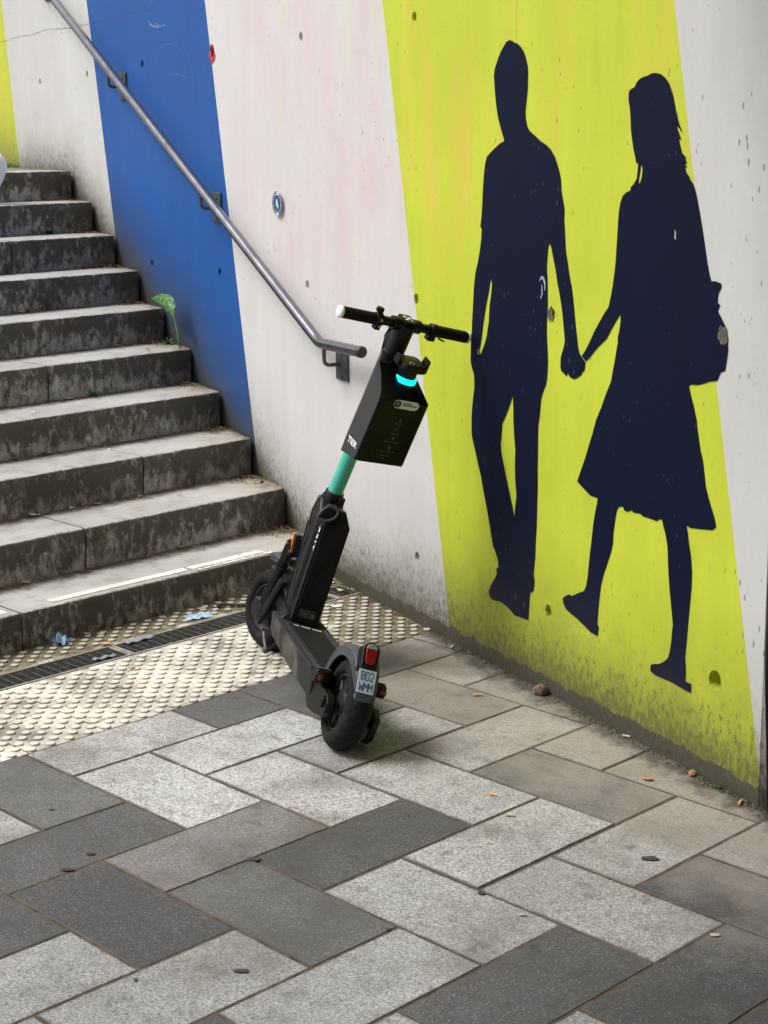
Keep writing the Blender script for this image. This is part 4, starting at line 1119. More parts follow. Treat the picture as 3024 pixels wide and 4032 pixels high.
m.build('display_icon', M_whtxt, disp, smooth=0)
m = MB(S); m.hull([(x, y, z) for x, y, z in ((.025, .026, .59), (.060, .022, .595), (.060, -.022, .595), (.025, -.026, .59), (.025, .024, .628), (.055, .018, .626), (.055, -.018, .626), (.025, -.024, .628), (.040, .016, .555), (.040, -.016, .555), (.025, .02, .56), (.025, -.02, .56))])
hl = m.build('headlight', M_blk, sco, bevel=.005)
m = MB(S); m.box((.040, .010, .629), (.026, .026, .004)); m.build('housing_top', M_fend, hl, bevel=.0015)

# handlebar
m = MB(S); m.tube([(0, -HW + .01, HB), (0, HW - .01, HB)], .0155, 20)
m.tube([(0, -.055, HB), (0, .055, HB)], .0225, 20)
bar = m.build('handlebar', M_blk, sco)
for s in (1, -1):
    m = MB(S)
    pts = []; rd = []
    n = 26
    for i in range(n + 1):
        y = .128 + (HW - .012 - .128) * i / n
        pts.append((0, s * y, HB)); rd.append(.0192 + (.0009 if i % 2 else 0))
    m.tube(pts, rd, 20)
    gp = m.build('grip', M_rub, sco, smooth=60)
    m = MB(S); m.lathe((0, s * (HW - .012), HB), tuple(SC_M.to_3x3().inverted() @ (SC_M.to_3x3() @ Vector((0, s, 0)))), [(.0185, 0), (.0205, .002), (.0205, .008), (.016, .0125), (0, .014)], 24)
    m.build('end_cap', M_white, gp)
    if s == -1: gp['label'] = 'right grip touching the wall'
m = MB(S); m.tube([(0, .098, HB), (0, .124, HB)], .0225, 20); m.box((-.008, .112, HB - .020), (.024, .020, .022))
m.box((0, .112, HB + .020), (.014, .016, .012))
cl = m.build('bell_clamp', M_blk, sco, bevel=.002)
m = MB(S); m.lathe((0, .116, HB + .026), (0, 0, 1), [(.011, 0), (.0135, .002), (.0135, .013), (.010, .016), (0, .017)], 22); m.build('bell', M_gloss, cl)
m = MB(S)
for z in (HB + .006, HB - .016): m.lathe((-.0225, .110, z), (-1, 0, 0), [(.0052, 0), (.0052, .002), (.0035, .003), (0, .0032)], 12)
m.build('screw', M_steel, cl)
m = MB(S); m.tube([(0, -.100, HB), (0, -.126, HB)], .0225, 20); m.box((-.006, -.108, HB - .022), (.026, .028, .022)); m.hull([(x, y, z) for x, y, z in ((-.02, -.128, HB - .012), (-.02, -.15, HB - .018), (-.03, -.128, HB - .014), (-.03, -.158, HB - .020), (-.02, -.128, HB - .02), (-.028, -.152, HB - .024))])
m.build('throttle', M_blk, sco, bevel=.002)
m = MB(S); m.tube([(.028, .03, .652), (.05, .02, .60), (.045, .01, .52), (.035, 0, .46)], .004, 8); m.tube([(.02, -.06, HB - .01), (.05, -.03, .61), (.045, -.01, .52), (.035, 0, .46)], .004, 8)
m.build('cable', M_blk, sco)

m = MB(); m.tube([(.845, .030, .625), (.842, .052, .585), (.850, .056, .545), (.838, .050, .47), (.846, .048, .43)], .0028, 8)
m.build('cable', M_fend, fr)
for p in ((.865, .0445, .50), (.842, .0445, .33), (.83, .0445, .20)):
    m = MB(); m.lathe(p, (0, 1, 0), [(.006, 0), (.006, .003), (.003, .0034), (0, .002)], 12)
    m.build('screw', M_dst, fr)
# storage box on the stem
m = MB(S)
ring = lambda z0, z1: [(-.1706, .086, z1), (-.160, .0972, z1), (-.0718, .0972, z0), (.030, .028, z0), (.030, -.028, z0), (-.0718, -.0972, z0), (-.160, -.0972, z1), (-.1706, -.086, z1)]
pts = [(x, y, z) for x, y, z in ring(.2163, .234)]
pts += [(-.1706, .084, .464), (-.1706, -.084, .464), (-.160, .0972, .468), (-.160, -.0972, .464), (-.157, .080, .480), (-.157, -.080, .480), (-.0718, .0972, .556), (-.075, .05, .556),
        (.030, .028, .560), (.030, -.028, .535), (-.0718, -.0972, .462), (-.085, -.050, .534)]
m.hull(pts)
box = m.build('storage_box', [M_gloss], sco, bevel=.005, smooth=30)
m = MB(S)     # matt side cheek
m.hull([(x, y, z) for y in (.0960, .0992) for x, z in ((-.0700, .2185), (-.154, .2360), (-.160, .245), (-.160, .455), (-.150, .484), (-.115, .525), (-.0715, .560))])
ck = m.build('side_panel', M_panel, box, bevel=.0015)
text_obj('lettering', 'TIER', .028, M_whtxt, frame_m(S((-.114, .0994, .272)), -SX, SA), ck, bold=.0007, sx=1.05)
xf = -.1712
m = MB(S); m.prism([(q[0] - .0035, q[1] + .4560) for q in rounded(.098, .030, .0149, 8)], 0, xf - .0006, xf)
stk = m.build('info_sticker', M_white, box, smooth=0)
m = MB(S); m.prism([(.0315 + .0125 * cos(2 * pi * k / 24), .456 + .0125 * sin(2 * pi * k / 24)) for k in range(24)], 0, xf - .0012, xf - .0005)
for k, (a, b) in enumerate(((.012, -.022), (.012, -.044))): m.box((xf - .0009, (a + b) / 2, .4615 - .0062 * k), (.0006, a - b, .0034))
m.build('sticker_print', M_blk, stk, smooth=0)
m = MB(S)
m.prism([(.0315 + .006 * cos(2 * pi * k / 16), .458 + .006 * sin(2 * pi * k / 16)) for k in range(16)], 0, xf - .0017, xf - .0011)
m.prism([(.0315 + .003 * cos(2 * pi * k / 3 + pi / 2 + pi), .450 + .004 * sin(2 * pi * k / 3 + pi / 2 + pi)) for k in range(3)], 0, xf - .0017, xf - .0011)
m.build('sticker_pin', plain('sticker_grey', (0.25, 0.25, 0.25), .5), stk, smooth=0)
m = MB(S)     # column of small grey pictograms with unreadably fine captions
for k, zc in enumerate((.400, .365, .333, .296)):
    yc = -.006
    if k == 0:
        for q in (((0, .006), (.007, .0012)), ((0, -.006), (.007, .0012)), ((.0035, 0), (.0012, .012)), ((-.0035, 0), (.0012, .012)), ((0, 0), (.0035, .0012))): m.box((xf - .0003, yc + q[0][0], zc + q[0][1]), (.0006, *q[1]))
    elif k == 1:
        for j in range(7):
            t = pi * j / 6; m.box((xf - .0003, yc + .0055 * cos(t), zc + .005 * sin(t)), (.0006, .0018, .0018))
        m.box((xf - .0003, yc - .0055, zc - .003), (.0006, .0014, .006)); m.box((xf - .0003, yc + .0055, zc - .003), (.0006, .0014, .006))
    elif k == 2:
        m.box((xf - .0003, yc, zc), (.0006, .0045, .012))
    else:
        for q in (((0, .0055), (.010, .0012)), ((0, -.0055), (.010, .0012)), ((.005, 0), (.0012, .012)), ((-.005, 0), (.0012, .012))): m.box((xf - .0003, yc + q[0][0], zc + q[0][1]), (.0006, *q[1]))
        m.box((xf - .0003, yc + .001, zc), (.0006, .0014, .007)); m.box((xf - .0003, yc - .001, zc + .0015), (.0006, .003, .0035))
    w = (.036, .040, .062, .058)[k]
    m.box((xf - .0003, yc, zc - .013), (.0006, w, .0011))
    if k < 2: m.box((xf - .0003, yc, zc - .018), (.0006, w * .7, .0008))
m.box((xf - .0003, .001, .268), (.0006, .032, .0012)); m.box((xf - .0003, .006, .258), (.0006, .014, .0012))
m.build('pictograms', M_gtxt, box, smooth=0)

# phone holder with its light ring
HC = Vector((-.100, -.006, .500))
m = MB(S); m.lathe(HC, tuple(SA * 0 + Vector((0, 0, 1))), [(.040, -.03), (.039, .012)], 32); m.tube([HC + Vector((0, 0, .028)), HC + Vector((0, 0, .056))], .034, 32)
hol = m.build('phone_holder', M_blk, sco)
m = MB(S); m.lathe(HC, (0, 0, 1), [(.0385, .011), (.0405, .013), (.0405, .027), (.0385, .030), (.033, .030)], 40)
m.build('light_ring', M_glow, sco)
m = MB(S)
hp = []
for zz, gr_ in ((.552, -.012), (.556, -.004), (.572, -.004), (.580, -.011)):
    for cx_, cy_ in ((-.112, .018), (-.112, -.036), (-.078, .022), (-.078, -.036)):
        for k in range(12):
            a = 2 * pi * k / 12; hp.append((cx_ + (.030 + gr_) * cos(a), cy_ + (.024 + gr_) * sin(a), zz + (cx_ + .118) * .12))
m.hull(hp)
m.build('cradle', M_blk, hol, bevel=.004)
m = MB(S)
m.hull([(x, y, z) for x, y, z in ((-.125, -.052, .552), (-.080, -.052, .552), (-.125, -.062, .556), (-.080, -.062, .556), (-.12, -.060, .596), (-.085, -.060, .600), (-.12, -.067, .595), (-.085, -.067, .599))])
m.hull([(x, y, z) for x, y, z in ((-.12, -.067, .595), (-.085, -.067, .599), (-.118, -.052, .602), (-.087, -.052, .606), (-.12, -.067, .598), (-.085, -.067, .602))])
m.build('clip', M_blk, hol, bevel=.0015)
m = MB(S)
m.hull([(x, y, z) for x, y, z in ((-.110, .040, .562), (-.080, .040, .562), (-.110, .048, .566), (-.080, .048, .566), (-.108, .044, .598), (-.082, .044, .600), (-.108, .050, .596), (-.082, .050, .598))])
m.build('clip', M_blk, hol, bevel=.0015)
m = MB(lambda p: S((p.x, p.y, p.z - .0085))); m.tube([(-.128, .014, .5905), (-.121, .012, .5930), (-.112, -.006, .5925)], .0022, 8); m.tube([(-.128, .002, .5885), (-.118, -.004, .591)], .0018, 8); m.tube([(-.126, -.008, .5870), (-.116, -.012, .589)], .0018, 8)
m.build('holder_mark', plain('pale_teal_print', (0.30, 0.40, 0.39), .5), hol)

# fork legs, fender stay, reflector, stand
fz = cz
for s in (1, -1):
    m = MB(S)
    m.tube([(.040, s * .054, -.212), (.041, s * .054, -.214), (.044, s * .054, -.262), (.046, s * .054, -.292)], [.0195, .0215, .0205, .0165], 20)
    m.tube([(.046, s * .054, -.292), (.046, s * .054, -.300)], .0210, 20); m.tube([(.046, s * .054, -.303), (.047, s * .054, -.309)], .0205, 20)
    m.tube([(.047, s * .054, -.300), (.066, s * .054, fz + .02)], .0165, 20)
    fk = m.build('fork_leg', M_blk, sco)
    m = MB(S); m.tube([(.016, s * .050, -.345), (.050, s * .050, fz - .01)], [.0125, .0150], 16)
    m.build('damper', M_dgr, fk)
    m = MB(S)
    m.hull([(cx + dx, s * y, fz + dz) for y in (.042, .070) for dx, dz in ((-.040, .0), (-.030, .030), (-.005, .045), (.022, .036), (.034, .005), (.026, -.024), (.0, -.038), (-.028, -.026))])
    m.build('axle_shoe', M_dgr, fk, bevel=.008, seg=3)
m = MB(S); m.hull([(x, y, z) for x, y, z in ((.01, .07, -.232), (.06, .07, -.225), (.01, -.07, -.232), (.06, -.07, -.225), (.01, .07, -.250), (.06, .07, -.245), (.01, -.07, -.250), (.06, -.07, -.245))])
m.tube([(.03, 0, -.24), (0, 0, -.085)], .028, 20)
m.build('fork_crown', M_blk, sco, bevel=.005)
m = MB(S); m.hull([(x, y, z) for x, y, z in ((.085, .045, -.300), (.150, .045, -.312), (.150, -.045, -.312), (.085, -.045, -.300), (.085, .040, -.328), (.156, .040, -.345), (.156, -.040, -.345), (.085, -.040, -.328))])
m.build('fender_stay', M_fend, sco, bevel=.006)
m = MB(S)    # front mudguard: thin arc behind and over the wheel
FCs = Vector((cx, 0, cz)); rg = []
for i in range(26):
    th = radians(72 + 150 * i / 25)
    rg.append([m.v(FCs + Vector((cos(th) * r, y, sin(th) * r))) for r, y in ((.150, .040), (.158, .036), (.160, 0), (.158, -.036), (.150, -.040), (.156, 0))])
for a, b in zip(rg, rg[1:]):
    for k in range(6): m.f([a[k], a[(k + 1) % 6], b[(k + 1) % 6], b[k]])
m.f(rg[0]); m.f(rg[-1][::-1])
m.build('front_fender', M_blk, sco)
m = MB(); m.hull([(x, y, z) for x, y, z in ((.880, .043, .372), (.910, .043, .372), (.905, .043, .440), (.935, .043, .440), (.882, .066, .374), (.908, .066, .374), (.907, .066, .436), (.931, .066, .436))])
rm = m.build('side_reflector', M_blk, sco, bevel=.002)
m = MB(); m.hull([(x, y, z) for y in (.060, .0685) for x, z in ((.902, .374), (.917, .374), (.944, .438), (.927, .438))])
m.build('orange_lens', M_orange, rm, bevel=.001)
m = MB()
m.box((.90, .074, .092), (.050, .020, .012)); m.tube([(.885, .076, .088), (.84, .074, .062), (.805, .070, .045)], [.006, .0055, .005], 10)
ks = m.build('kickstand', M_dst, sco)
m = MB(); m.sphere((.802, .070, .041), .0125, 14); m.build('stand_foot', M_fend, ks)

# ------------------------------------------------------------------ small things lying about
def tz(k): return H1 + (k - 1) * STEP_H
M_leaf = plain('dry_leaf', (0.50, 0.33, 0.14), 0.8, scale=90, var=0.35)
M_leaf2 = plain('brown_leaf', (0.20, 0.115, 0.055), 0.85, scale=90, var=0.4)
M_pale = plain('pale_chip', (0.62, 0.52, 0.33), 0.8, scale=90, var=0.25)
M_tis = plain('blue_tissue', (0.36, 0.50, 0.72), 0.85, scale=40, var=0.25, dirt=((0.62, 0.68, 0.76), 0.6))
M_filt = plain('cigarette_filter', (0.72, 0.40, 0.14), 0.8, scale=200, var=0.25)
M_pap = plain('cigarette_paper', (0.74, 0.70, 0.62), 0.8, var=.1)
M_ash = plain('burnt_tip', (0.02, 0.02, 0.02), 0.9)

def leaf_thing(name, loc, L, w, rz, mat, label, cat='leaf', group=None, curl=.4):
    m = MB(); n = 8; rows = []
    r_ = random.Random(hash((round(loc[0], 3), round(loc[1], 3))) % 1000 if False else int(abs(loc[0] * 1000 + loc[1] * 377)))
    for i in range(n + 1):
        u = i / n; hw = w / 2 * sin(pi * min(1, u * .94 + .04)) ** .7 * r_.uniform(.8, 1.1)
        z = curl * L * (u - .5) ** 2 + .001 + r_.uniform(0, .002)
        rows.append([m.v((L * (u - .5), -hw, z + curl * w * .5 * r_.uniform(.2, 1))), m.v((L * (u - .5), 0, z)), m.v((L * (u - .5), hw, z + curl * w * .5 * r_.uniform(.2, 1)))])
    for a, b in zip(rows, rows[1:]):
        m.f([a[0], a[1], b[1], b[0]]); m.f([a[1], a[2], b[2], b[1]])
    o = m.build(name, mat, None, smooth=60, fix=False)
    o.location = loc; o.rotation_euler = (0, 0, rz)
    s = o.modifiers.new('thick', 'SOLIDIFY'); s.thickness = .0008
    return tag(o, label, cat, group)

def crumple(name, loc, sx, sy, sz, seed, label, rz=0.0, k=1.0):
    m = MB(); n = 22; g = []
    for i in range(n + 1):
        row = []
        for j in range(n + 1):
            u, v = i / n - .5, j / n - .5
            rr = sqrt(u * u + v * v) * 2
            x, y = u * sx, v * sy
            q = Vector((u * 5 + seed, v * 5, seed))
            z = abs(noise.noise(q)) * sz * 1.5 + sz * max(0, 1 - rr) * .7 + abs(noise.noise(q * 2.3)) * sz * .4
            e = 1 - .35 * k * abs(noise.noise(Vector((seed, atan2(v, u) * 1.2, 0))))
            row.append(m.v((x * e + noise.noise(q + Vector((9, 0, 0))) * sx * .13 * k, y * e + noise.noise(q + Vector((0, 9, 0))) * sy * .13 * k, z + .001)))
        g.append(row)
    for i in range(n):
        for j in range(n): m.f([g[i][j], g[i + 1][j], g[i + 1][j + 1], g[i][j + 1]])
    o = m.build(name, M_tis, None, smooth=25, fix=False)
    o.location = loc; o.rotation_euler = (0, 0, rz)
    return tag(o, label, 'tissue', 'blue tissues by the drain')
crumple('crumpled_tissue', (0.045, -1.325, 0.0), .062, .055, .026, 3.7, 'small crumpled pale blue tissue lying in the gutter dirt below the first step', .5)
crumple('crumpled_tissue', (0.130, -0.768, 0.0), .062, .112, .009, 8.2, 'larger flattened pale blue tissue overlapping the drain left of the scooter wheel', -.25, .35)

def butt(loc, rz, L, label, burnt=False, mat=None):
    m = MB(); r = .0037
    m.tube([(-L / 2, 0, r), (L * .2, 0, r), (L / 2, 0, r * .9)], [r, r, r * .92], 10)
    m.mi = 1 if not burnt else 2
    m.tube([(L / 2 - .0005, 0, r * .9), (L / 2 + .004, 0, r * .9)], [r * .93, r * .7], 10)
    o = m.build('cigarette_butt', [mat or M_filt, M_pap, M_ash], None)
    o.location = loc; o.rotation_euler = (0, 0, rz)
    return tag(o, label, 'cigarette butt', 'cigarette butts on the paving')
butt((1.502, -0.703, 0.002), .9, .026, 'cigarette butt on the grey slab midway between rear wheel and wall')
butt((1.087, -0.380, 0.002), 2.0, .022, 'pale cigarette butt against the wall base behind the scooter', True, M_pap)
butt((2.092, -1.289, 0.002), .2, .017, 'tiny orange butt on a light slab, left of the dark slab', mat=M_filt)
butt((2.220, -1.365, 0.002), .6, .019, 'pale yellow butt alone on a light slab in front of the dark slab', mat=M_pale)
butt((2.077, -0.672, 0.002), .4, .018, 'pale butt in the dirt at the wall foot between the woman\'s shoes', mat=M_pale)
butt((2.610, -0.862, 0.002), 1.9, .030, 'orange cigarette butt lying close to the right-hand corner of the wall')
def stone(loc, sx, seed, mat, name, label, cat):
    m = MB(); m.sphere((0, 0, 0), 1.0, 16)
    for v in m.bm.verts:
        d = noise.noise(v.co * 1.1 + Vector((seed, 0, 0))) * .45 + noise.noise(v.co * 2.6 + Vector((0, seed, 0))) * .2
        v.co = v.co * (1 + d)
    o = m.build(name, mat, None, smooth=28)
    o.scale = sx; o.location = loc
    return tag(o, label, cat)
M_stone = plain('brown_stone', (0.17, 0.105, 0.075), 0.9, scale=2.2, var=0.5, bump=.5)
stone((1.637, -0.548, 0.016), (.022, .021, .019), 4.4, M_stone, 'stone', 'reddish brown stone lying against the foot of the yellow wall', 'stone')
stone((2.398, -0.785, 0.008), (.012, .011, .0095), 2.1, plain('bottle_cap_brown', (0.33, 0.21, 0.09), .7, scale=3), 'pebble', 'small round tan pebble near the wall, right of the woman silhouette', 'pebble')
leaf_thing('wood_chip', (2.326, -0.898, 0.002), .034, .022, .3, plain('orange_chip', (0.52, 0.24, 0.10), .8, scale=60), 'orange brown wood chip on the dirty slab left of the wall corner', 'wood chip', curl=.12)
leaf_thing('green_leaf', (2.500, -0.812, 0.003), .045, .018, -.4, plain('dark_green_leaf', (0.03, 0.07, 0.03), .7, scale=60), 'dark green leaf scrap at the wall foot near the corner', 'leaf', curl=.3)
M_twig = plain('twig_bark', (0.065, 0.040, 0.026), .9, scale=60, var=.4)
m = MB(); m.tube([(0.088, -0.640, .010), (.092, -.610, .012), (.115, -.590, .009), (.140, -.575, .011), (.158, -.545, .006)], [.008, .0065, .006, .005, .003], 8)
tag(m.build('twig', M_twig), 'dark brown twig lying behind the drain beside the front wheel', 'twig')
M_strip = plain('grey_blue_plastic', (0.23, 0.27, 0.30), .5, scale=30, var=.2)
for (x, y, L, w, rz, lb) in ((0.292, -1.312, .088, .020, 1.50, 'grey blue plastic strip on the left drain grate near its front edge'), (0.212, -1.100, .120, .022, 1.62, 'longer grey plastic strip on the drain grate just right of the grate joint')):
    m = MB(); n = 10; r0 = []
    for i in range(n + 1):
        u = i / n - .5; z = .0035 + .003 * sin(i * 1.3); r0.append((m.v((u * L, -w / 2, z)), m.v((u * L, w / 2, z + .002))))
    for a, b in zip(r0, r0[1:]): m.f([a[0], a[1], b[1], b[0]])
    o = m.build('plastic_strip', M_strip, None, smooth=60, fix=False); o.location = (x, y, 0); o.rotation_euler = (0, 0, rz)
    s = o.modifiers.new('thick', 'SOLIDIFY'); s.thickness = .0008
    tag(o, lb, 'plastic strip', 'plastic strips on the drain')

leaf_thing('dry_leaf', (0.170, -1.222, .004), .045, .026, 1.0, M_leaf, 'curled tan leaf caught on the back edge of the drain near the grate joint', group='dry leaves')
leaf_thing('dry_leaf', (0.020, -1.195, .003), .034, .018, .4, M_pale, 'yellow leaf bit right of the small blue tissue, under the first step', group='dry leaves')
leaf_thing('dry_leaf', (0.058, -1.160, .003), .030, .018, 1.4, M_pale, 'second yellow leaf bit right of the small tissue, nearer the drain', group='dry leaves')
leaf_thing('dry_leaf', (0.464, -1.321, .005), .028, .018, 1.2, M_leaf, 'small orange leaf on the pale tactile slabs', group='dry leaves')
leaf_thing('dry_leaf', (0.262, -0.150, .004), .036, .022, .2, M_pale, 'yellow leaf at the wall end of the drain, right of the scooter stem', group='dry leaves')
leaf_thing('paper_scrap', (0.421, -0.320, .005), .050, .032, .3, M_white, 'white paper scrap on the tactile slabs right of the scooter stem', 'paper scrap', curl=.2)
leaf_thing('pale_leaf', (0.060, -0.690, .004), .048, .020, 1.5, plain('pale_green_leaf', (0.50, 0.52, 0.33), .7), 'pale green leaf in the gutter above the flattened tissue', 'leaf', curl=.2)
SL = [(5, -1.700, .540, .052, .034, M_leaf, 'large tan leaf on the step just left of the green plant'), (5, -1.700, .420, .030, .018, M_leaf, 'small tan leaf left of the large one, on the step of the green plant'),
      (5, -1.700, .225, .026, .016, M_pale, 'pale leaf bit at the back of the plant step, farther left along it'), (5, -1.470, .230, .045, .012, M_leaf2, 'thin brown leaf in the middle of the plant step'),
      (6, -2.045, .545, .030, .020, M_leaf, 'curled leaf near the wall, one step above the green plant'), (7, -2.385, .685, .034, .020, M_leaf, 'tan leaf at the wall end two steps above the green plant'),
      (6, -2.050, -.085, .038, .026, M_pale, 'pale yellow leaf at the left photo edge one step above the plant'), (4, -1.352, .060, .022, .012, M_pale, 'small pale leaf at the back one step below the plant'),
      (4, -1.352, .195, .030, .016, M_pale, 'cream leaf at the back below the plant, right of another small one'), (4, -1.352, -.305, .046, .020, M_pale, 'long cream leaf at the left end, one step below the plant'),
      (4, -1.352, -.230, .034, .016, M_leaf, 'tan leaf right of the long cream leaf, one step below the plant'), (4, -1.340, .350, .032, .020, M_leaf, 'tan leaf near the wall corner one step below the plant'),
      (3, -1.005, -.405, .028, .016, M_leaf2, 'brown leaf at the back of the third step'), (3, -.906, -.407, .020, .012, M_white, 'white scrap on the third step beside the slab joint'),
      (2, -.655, -.655, .034, .020, M_pale, 'yellow leaf at the back of the second step'), (2, -.642, -.453, .030, .020, M_leaf, 'tan leaf near the middle of the second step'),
      (2, -.553, -.315, .030, .014, M_leaf, 'orange leaf on the second step toward the wall'), (2, -.668, -.955, .050, .022, M_white, 'crumpled white wrapper at the back of the second step, left photo edge'),
      (2, -.665, -.775, .026, .014, M_white, 'white scrap at the back of the second step, right of the wrapper'), (1, -.323, -1.224, .042, .020, M_pale, 'cream leaf on the bottom step near the left photo edge'),
      (1, -.338, -.480, .034, .022, M_leaf, 'tan leaf at the back of the bottom step'), (4, -1.149, -.628, .024, .012, M_white, 'white scrap at the left edge of the photo, one step below the plant')]
for i, (k, x, y, L, w, mt, lb) in enumerate(SL):
    white = mt is M_white
    leaf_thing('paper_scrap' if white else 'dry_leaf', (x, y, tz(k) + .003), L, w, random.uniform(-1.2, 1.8), mt, lb, 'paper scrap' if white else 'leaf', 'paper scraps on the steps' if white else 'dry leaves on the steps')
m = MB(); m.tube([(0, -.012, .004), (0, .012, .004)], .0042, 10)
o = m.build('black_stub', M_ash); o.location = (-.50, .098, tz(2)); o.rotation_euler = (0, 0, .5); tag(o, 'black stub lying on the second step at the wall', 'stub')

# leaf litter gathered along the backs of the treads and by the wall: uncountable
M_lit = plain('leaf_litter_brown', (0.115, 0.070, 0.042), 0.95, scale=20, var=0.6)
M_lit2 = plain('leaf_litter_tan', (0.26, 0.185, 0.115), 0.95, scale=20, var=0.5)
m = MB(); rl = random.Random(21)
def crumb(x, y, z, s):
    m.mi = 0 if rl.random() < .72 else 1
    a = rl.uniform(0, pi); L = s * rl.uniform(.5, 1.6); w = s * rl.uniform(.25, .7); tl_ = rl.uniform(-.5, .5)
    u = Vector((cos(a), sin(a), tl_ * .5)) * L; v = Vector((-sin(a), cos(a), rl.uniform(-.5, .5))) * w
    c = Vector((x, y, z + abs(u.z) + abs(v.z) + .0008))
    m.poly([c - u - v * .4, c + u * .2 - v, c + u + v * .3, c - u * .3 + v])
for k in range(1, 10):
    xb = -k * STEP_T; z = tz(k)
    for _ in range(850):
        x = xb + .006 + abs(rl.gauss(0, .022)); y = rl.uniform(-2.0, wall_y(xb) - .03)
        if noise.noise(Vector((k * 7.0, y * 3.0, 0))) < -.15 and rl.random() < .7: continue
        crumb(x, y, z, rl.uniform(.003, .0085))
    for _ in range(420):
        x = xb + .005 + abs(rl.gauss(0, .05)); y = wall_y(x) - .025 - abs(rl.gauss(0, .07))
        if x > xb + STEP_T - .01: continue
        crumb(x, y, z, rl.uniform(.003, .009))
    for _ in range(90):
        x = xb + rl.uniform(.01, STEP_T - .02); y = wall_y(x) - .020 - abs(rl.gauss(0, .016))
        crumb(x, y, z, rl.uniform(.002, .006))
for _ in range(700):
    x = abs(rl.gauss(0, .045)) + .004; crumb(x, rl.uniform(-2.0, -.03), .001, rl.uniform(.002, .006))
for _ in range(520):
    x = rl.uniform(.02, .9); crumb(x, wall_y(x) - .012 - abs(rl.gauss(0, .05)), .001, rl.uniform(.002, .007))
for _ in range(420):
    x = rl.uniform(.9, 2.7); crumb(x, wall_y(x) - .008 - abs(rl.gauss(0, .03)), .001, rl.uniform(.0015, .004))
for _ in range(160):
    x = rl.uniform(.9, 3.2); crumb(x, rl.uniform(-2.6, wall_y(x) - .02), .002, rl.uniform(.001, .0022))
tag(m.build('leaf_litter', [M_lit, M_lit2], smooth=0, fix=False), 'brown leaf crumbs gathered at the backs of the steps and wall foot', 'leaf litter', kind='stuff')

# moss along the foot of the wall
M_moss = plain('moss', (0.042, 0.052, 0.018), 0.95, scale=60, var=0.5)
m = MB(); rm_ = random.Random(4)
for _ in range(900):
    x = rm_.uniform(.2, 2.75)
    if noise.noise(Vector((x * 3.3, 4, 1))) < -.05 and rm_.random() < .8: continue
    d = abs(rm_.gauss(0, .012)); c = Vector((x, wall_y(x) - .004 - d, .001)); r = rm_.uniform(.002, .007)
    n = 5; top = m.v(c + Vector((0, 0, r * .9)))
    rg = [m.v(c + Vector((r * cos(2 * pi * k / n + x * 90), r * sin(2 * pi * k / n + x * 90), -.002))) for k in range(n)]
    for k in range(n): m.f([rg[k], rg[(k + 1) % n], top])
tag(m.build('moss', M_moss, smooth=60), 'dark green moss in the joint at the foot of the wall', 'moss', kind='stuff')

# ------------------------------------------------------------------ weeds
def green(name, c, c2, sc):
    t = NT(name); n = t.noise(sc, det=4)
    t.base(t.mix(t.rng(n, .35, .65), c, c2)); t.rough(.5); t.set(t.p.inputs['Subsurface Weight'], .0); t.bump(n, .4, .002); return t.m
M_dock = green('dock_leaf', (0.020, 0.085, 0.008), (0.055, 0.185, 0.022), 30)
M_stem = green('dock_stem', (0.06, 0.15, 0.03), (0.14, 0.25, 0.06), 30)
pl0 = Vector((-1.626, 0.4905, tz(5)))
pe = empty('dock_plant', loc=pl0)
tag(pe, 'tall green dock plant with one big drooping leaf, growing at the wall on a step', 'plant')
wp = [(-1.3731, 0.8271), (-1.3899, 0.8797), (-1.4115, 0.9234), (-1.4315, 0.9541), (-1.4653, 0.9872), (-1.5391, 1.0173), (-1.6294, 1.0184), (-1.7048, 1.0072)]
base = W(-1.3731, tz(5) + .002, .09)
spine = [W(-1.373, 0.795, .085)] + [W(a, b, .09 + .001 * i) for i, (a, b) in enumerate(wp)]
def cr(P, t):
    k = min(int(t), len(P) - 2); f_ = t - k
    p0, p1, p2, p3 = P[max(k - 1, 0)], P[k], P[k + 1], P[min(k + 2, len(P) - 1)]
    return 0.5 * ((2 * p1) + (p2 - p0) * f_ + (2 * p0 - 5 * p1 + 4 * p2 - p3) * f_ ** 2 + (3 * p1 - p0 - 3 * p2 + p3) * f_ ** 3)
m = MB(lambda p: p - pl0)
m.tube([cr(spine, i / 4) for i in range(0, 21)], [.0045 - .0022 * i / 20 for i in range(21)], 8)
m.build('stem', M_stem, pe)
m = MB(lambda p: p - pl0); rows = []
N = 46
side0 = (WDD * -.25 - WNN * .55 + Vector((0, 0, -.55))).normalized()
for i in range(N + 1):
    u = i / N; t = 1.2 + u * 6.8
    c = cr(spine, t); tg = (cr(spine, min(t + .05, 8)) - cr(spine, max(t - .05, 0))).normalized()
    sd_ = (side0 - tg * side0.dot(tg)).normalized(); nm = tg.cross(sd_)
    if u < .42: w = .003 + .006 * max(0, sin(u * 48)) + .006 * max(0, u - .34) * 10
    else: w = .031 * max(0.0, sin(pi * ((u - .42) / .58 * .92 + .07))) ** .75
    row = []
    for j in range(-4, 5):
        s = j / 4
        ruff = noise.noise(Vector((u * 26, s * 2, 3))) * .010 * min(1, w / .03) + sin(u * 75 + abs(s) * 2) * .004 * abs(s) * min(1, w / .03)
        row.append(m.v(c + sd_ * s * w + nm * (-abs(s) ** 1.4 * w * .35 + ruff)))
    rows.append(row)
for a, b in zip(rows, rows[1:]):
    for k in range(8): m.f([a[k], a[k + 1], b[k + 1], b[k]])
m.build('leaf', M_dock, pe, smooth=70, fix=False)
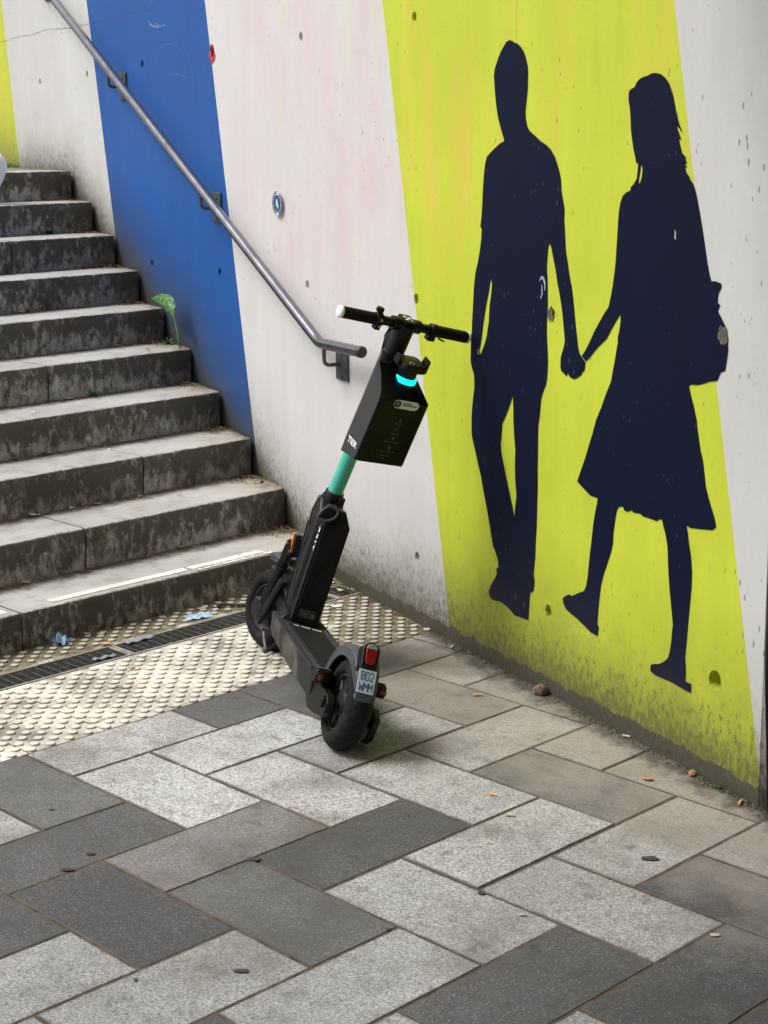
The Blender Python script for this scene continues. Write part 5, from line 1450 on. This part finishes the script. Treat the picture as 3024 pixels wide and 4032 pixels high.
def tuft(parent, c, n, L, w, seed, spread=1.0):
    m = MB(); r_ = random.Random(seed)
    for i in range(n):
        a = r_.uniform(0, 2 * pi); el = r_.uniform(.3, 1.2); l = L * r_.uniform(.5, 1.1); ww = w * r_.uniform(.6, 1.2)
        d = Vector((cos(a) * cos(el) * spread, sin(a) * cos(el) * spread, sin(el))); s = Vector((-sin(a), cos(a), r_.uniform(-.3, .3)))
        pts = []
        for q in range(6):
            u = q / 5; p = Vector(c) + d * l * u + Vector((0, 0, -.5 * l * u * u)); ws = ww * max(0.0, sin(pi * (u * .9 + .08))) ** .8
            pts.append((m.v(p - s * ws), m.v(p + s * ws)))
        for p, q in zip(pts, pts[1:]): m.f([p[0], p[1], q[1], q[0]])
    return m.build('leaves', M_dock, parent, smooth=60, fix=False)
tuft(pe, (.030, -.045, .0), 12, .06, .012, 3)
def weed(loc, n, L, w, seed, label):
    e = empty('small_weed', loc=loc); tag(e, label, 'weed', 'small weeds on the steps'); tuft(e, (0, 0, 0), n, L, w, seed); return e
weed((-4.62, 1.43, tz(10)), 22, .10, .022, 5, 'small bushy green weed at the wall foot on the top landing')
weed((-2.745, .575, tz(8)), 9, .075, .010, 6, 'sparse green weed at the left edge, growing two steps below the top')
weed((-1.372, -.155, tz(4)), 26, .060, .005, 8, 'dark green grass tuft at the foot of a riser, one step below the big plant')
weed((-1.028, -.66, tz(3)), 12, .05, .005, 9, 'faint grass tuft at the left edge at the back of the third step')
m = MB(); rg_ = random.Random(6)
for _ in range(420):
    a = rg_.uniform(-5.9, -4.3); d = abs(rg_.gauss(0, .05)); b = W(a, 0, .03 + d); z = tz(10)
    h = rg_.uniform(.01, .035); t = rg_.uniform(0, 6.28); s = Vector((cos(t), sin(t), 0)) * .003
    m.poly([Vector((b.x, b.y, z)) - s, Vector((b.x, b.y, z)) + s, Vector((b.x, b.y, z + h)) + Vector((cos(t * 3), sin(t * 3), 0)) * h * .5])
tag(m.build('grass', M_dock, smooth=0, fix=False), 'short grass along the wall foot on the landing', 'grass', kind='stuff')

# white bag at the left edge of the photo
M_bagm = plain('white_plastic_bag', (0.93, 0.94, 0.96), 0.45, scale=8, var=.08, bump=.3)
m = MB(); bagc = Vector((-2.95, .333, 1.620)); bagb = Vector((-2.95, .245, 1.50))
m.sphere(bagc, .098, 24); 
for v in m.bm.verts:
    dz = (bagc.z + .02 - v.co.z) / (bagc.z + .02 - tz(9))
    if v.co.z < bagc.z: v.co = v.co + (bagb - bagc) * ((bagc.z - v.co.z) / .098) * 1.0
    v.co += Vector((1, 1, 1)) * .006 * noise.noise(v.co * 14)
    v.co.z = max(v.co.z, tz(9) + .002)
o = m.build('plastic_bag', M_bagm, None, smooth=60)
tag(o, 'rounded white bag cut off by the left photo edge, near the top step', 'bag')
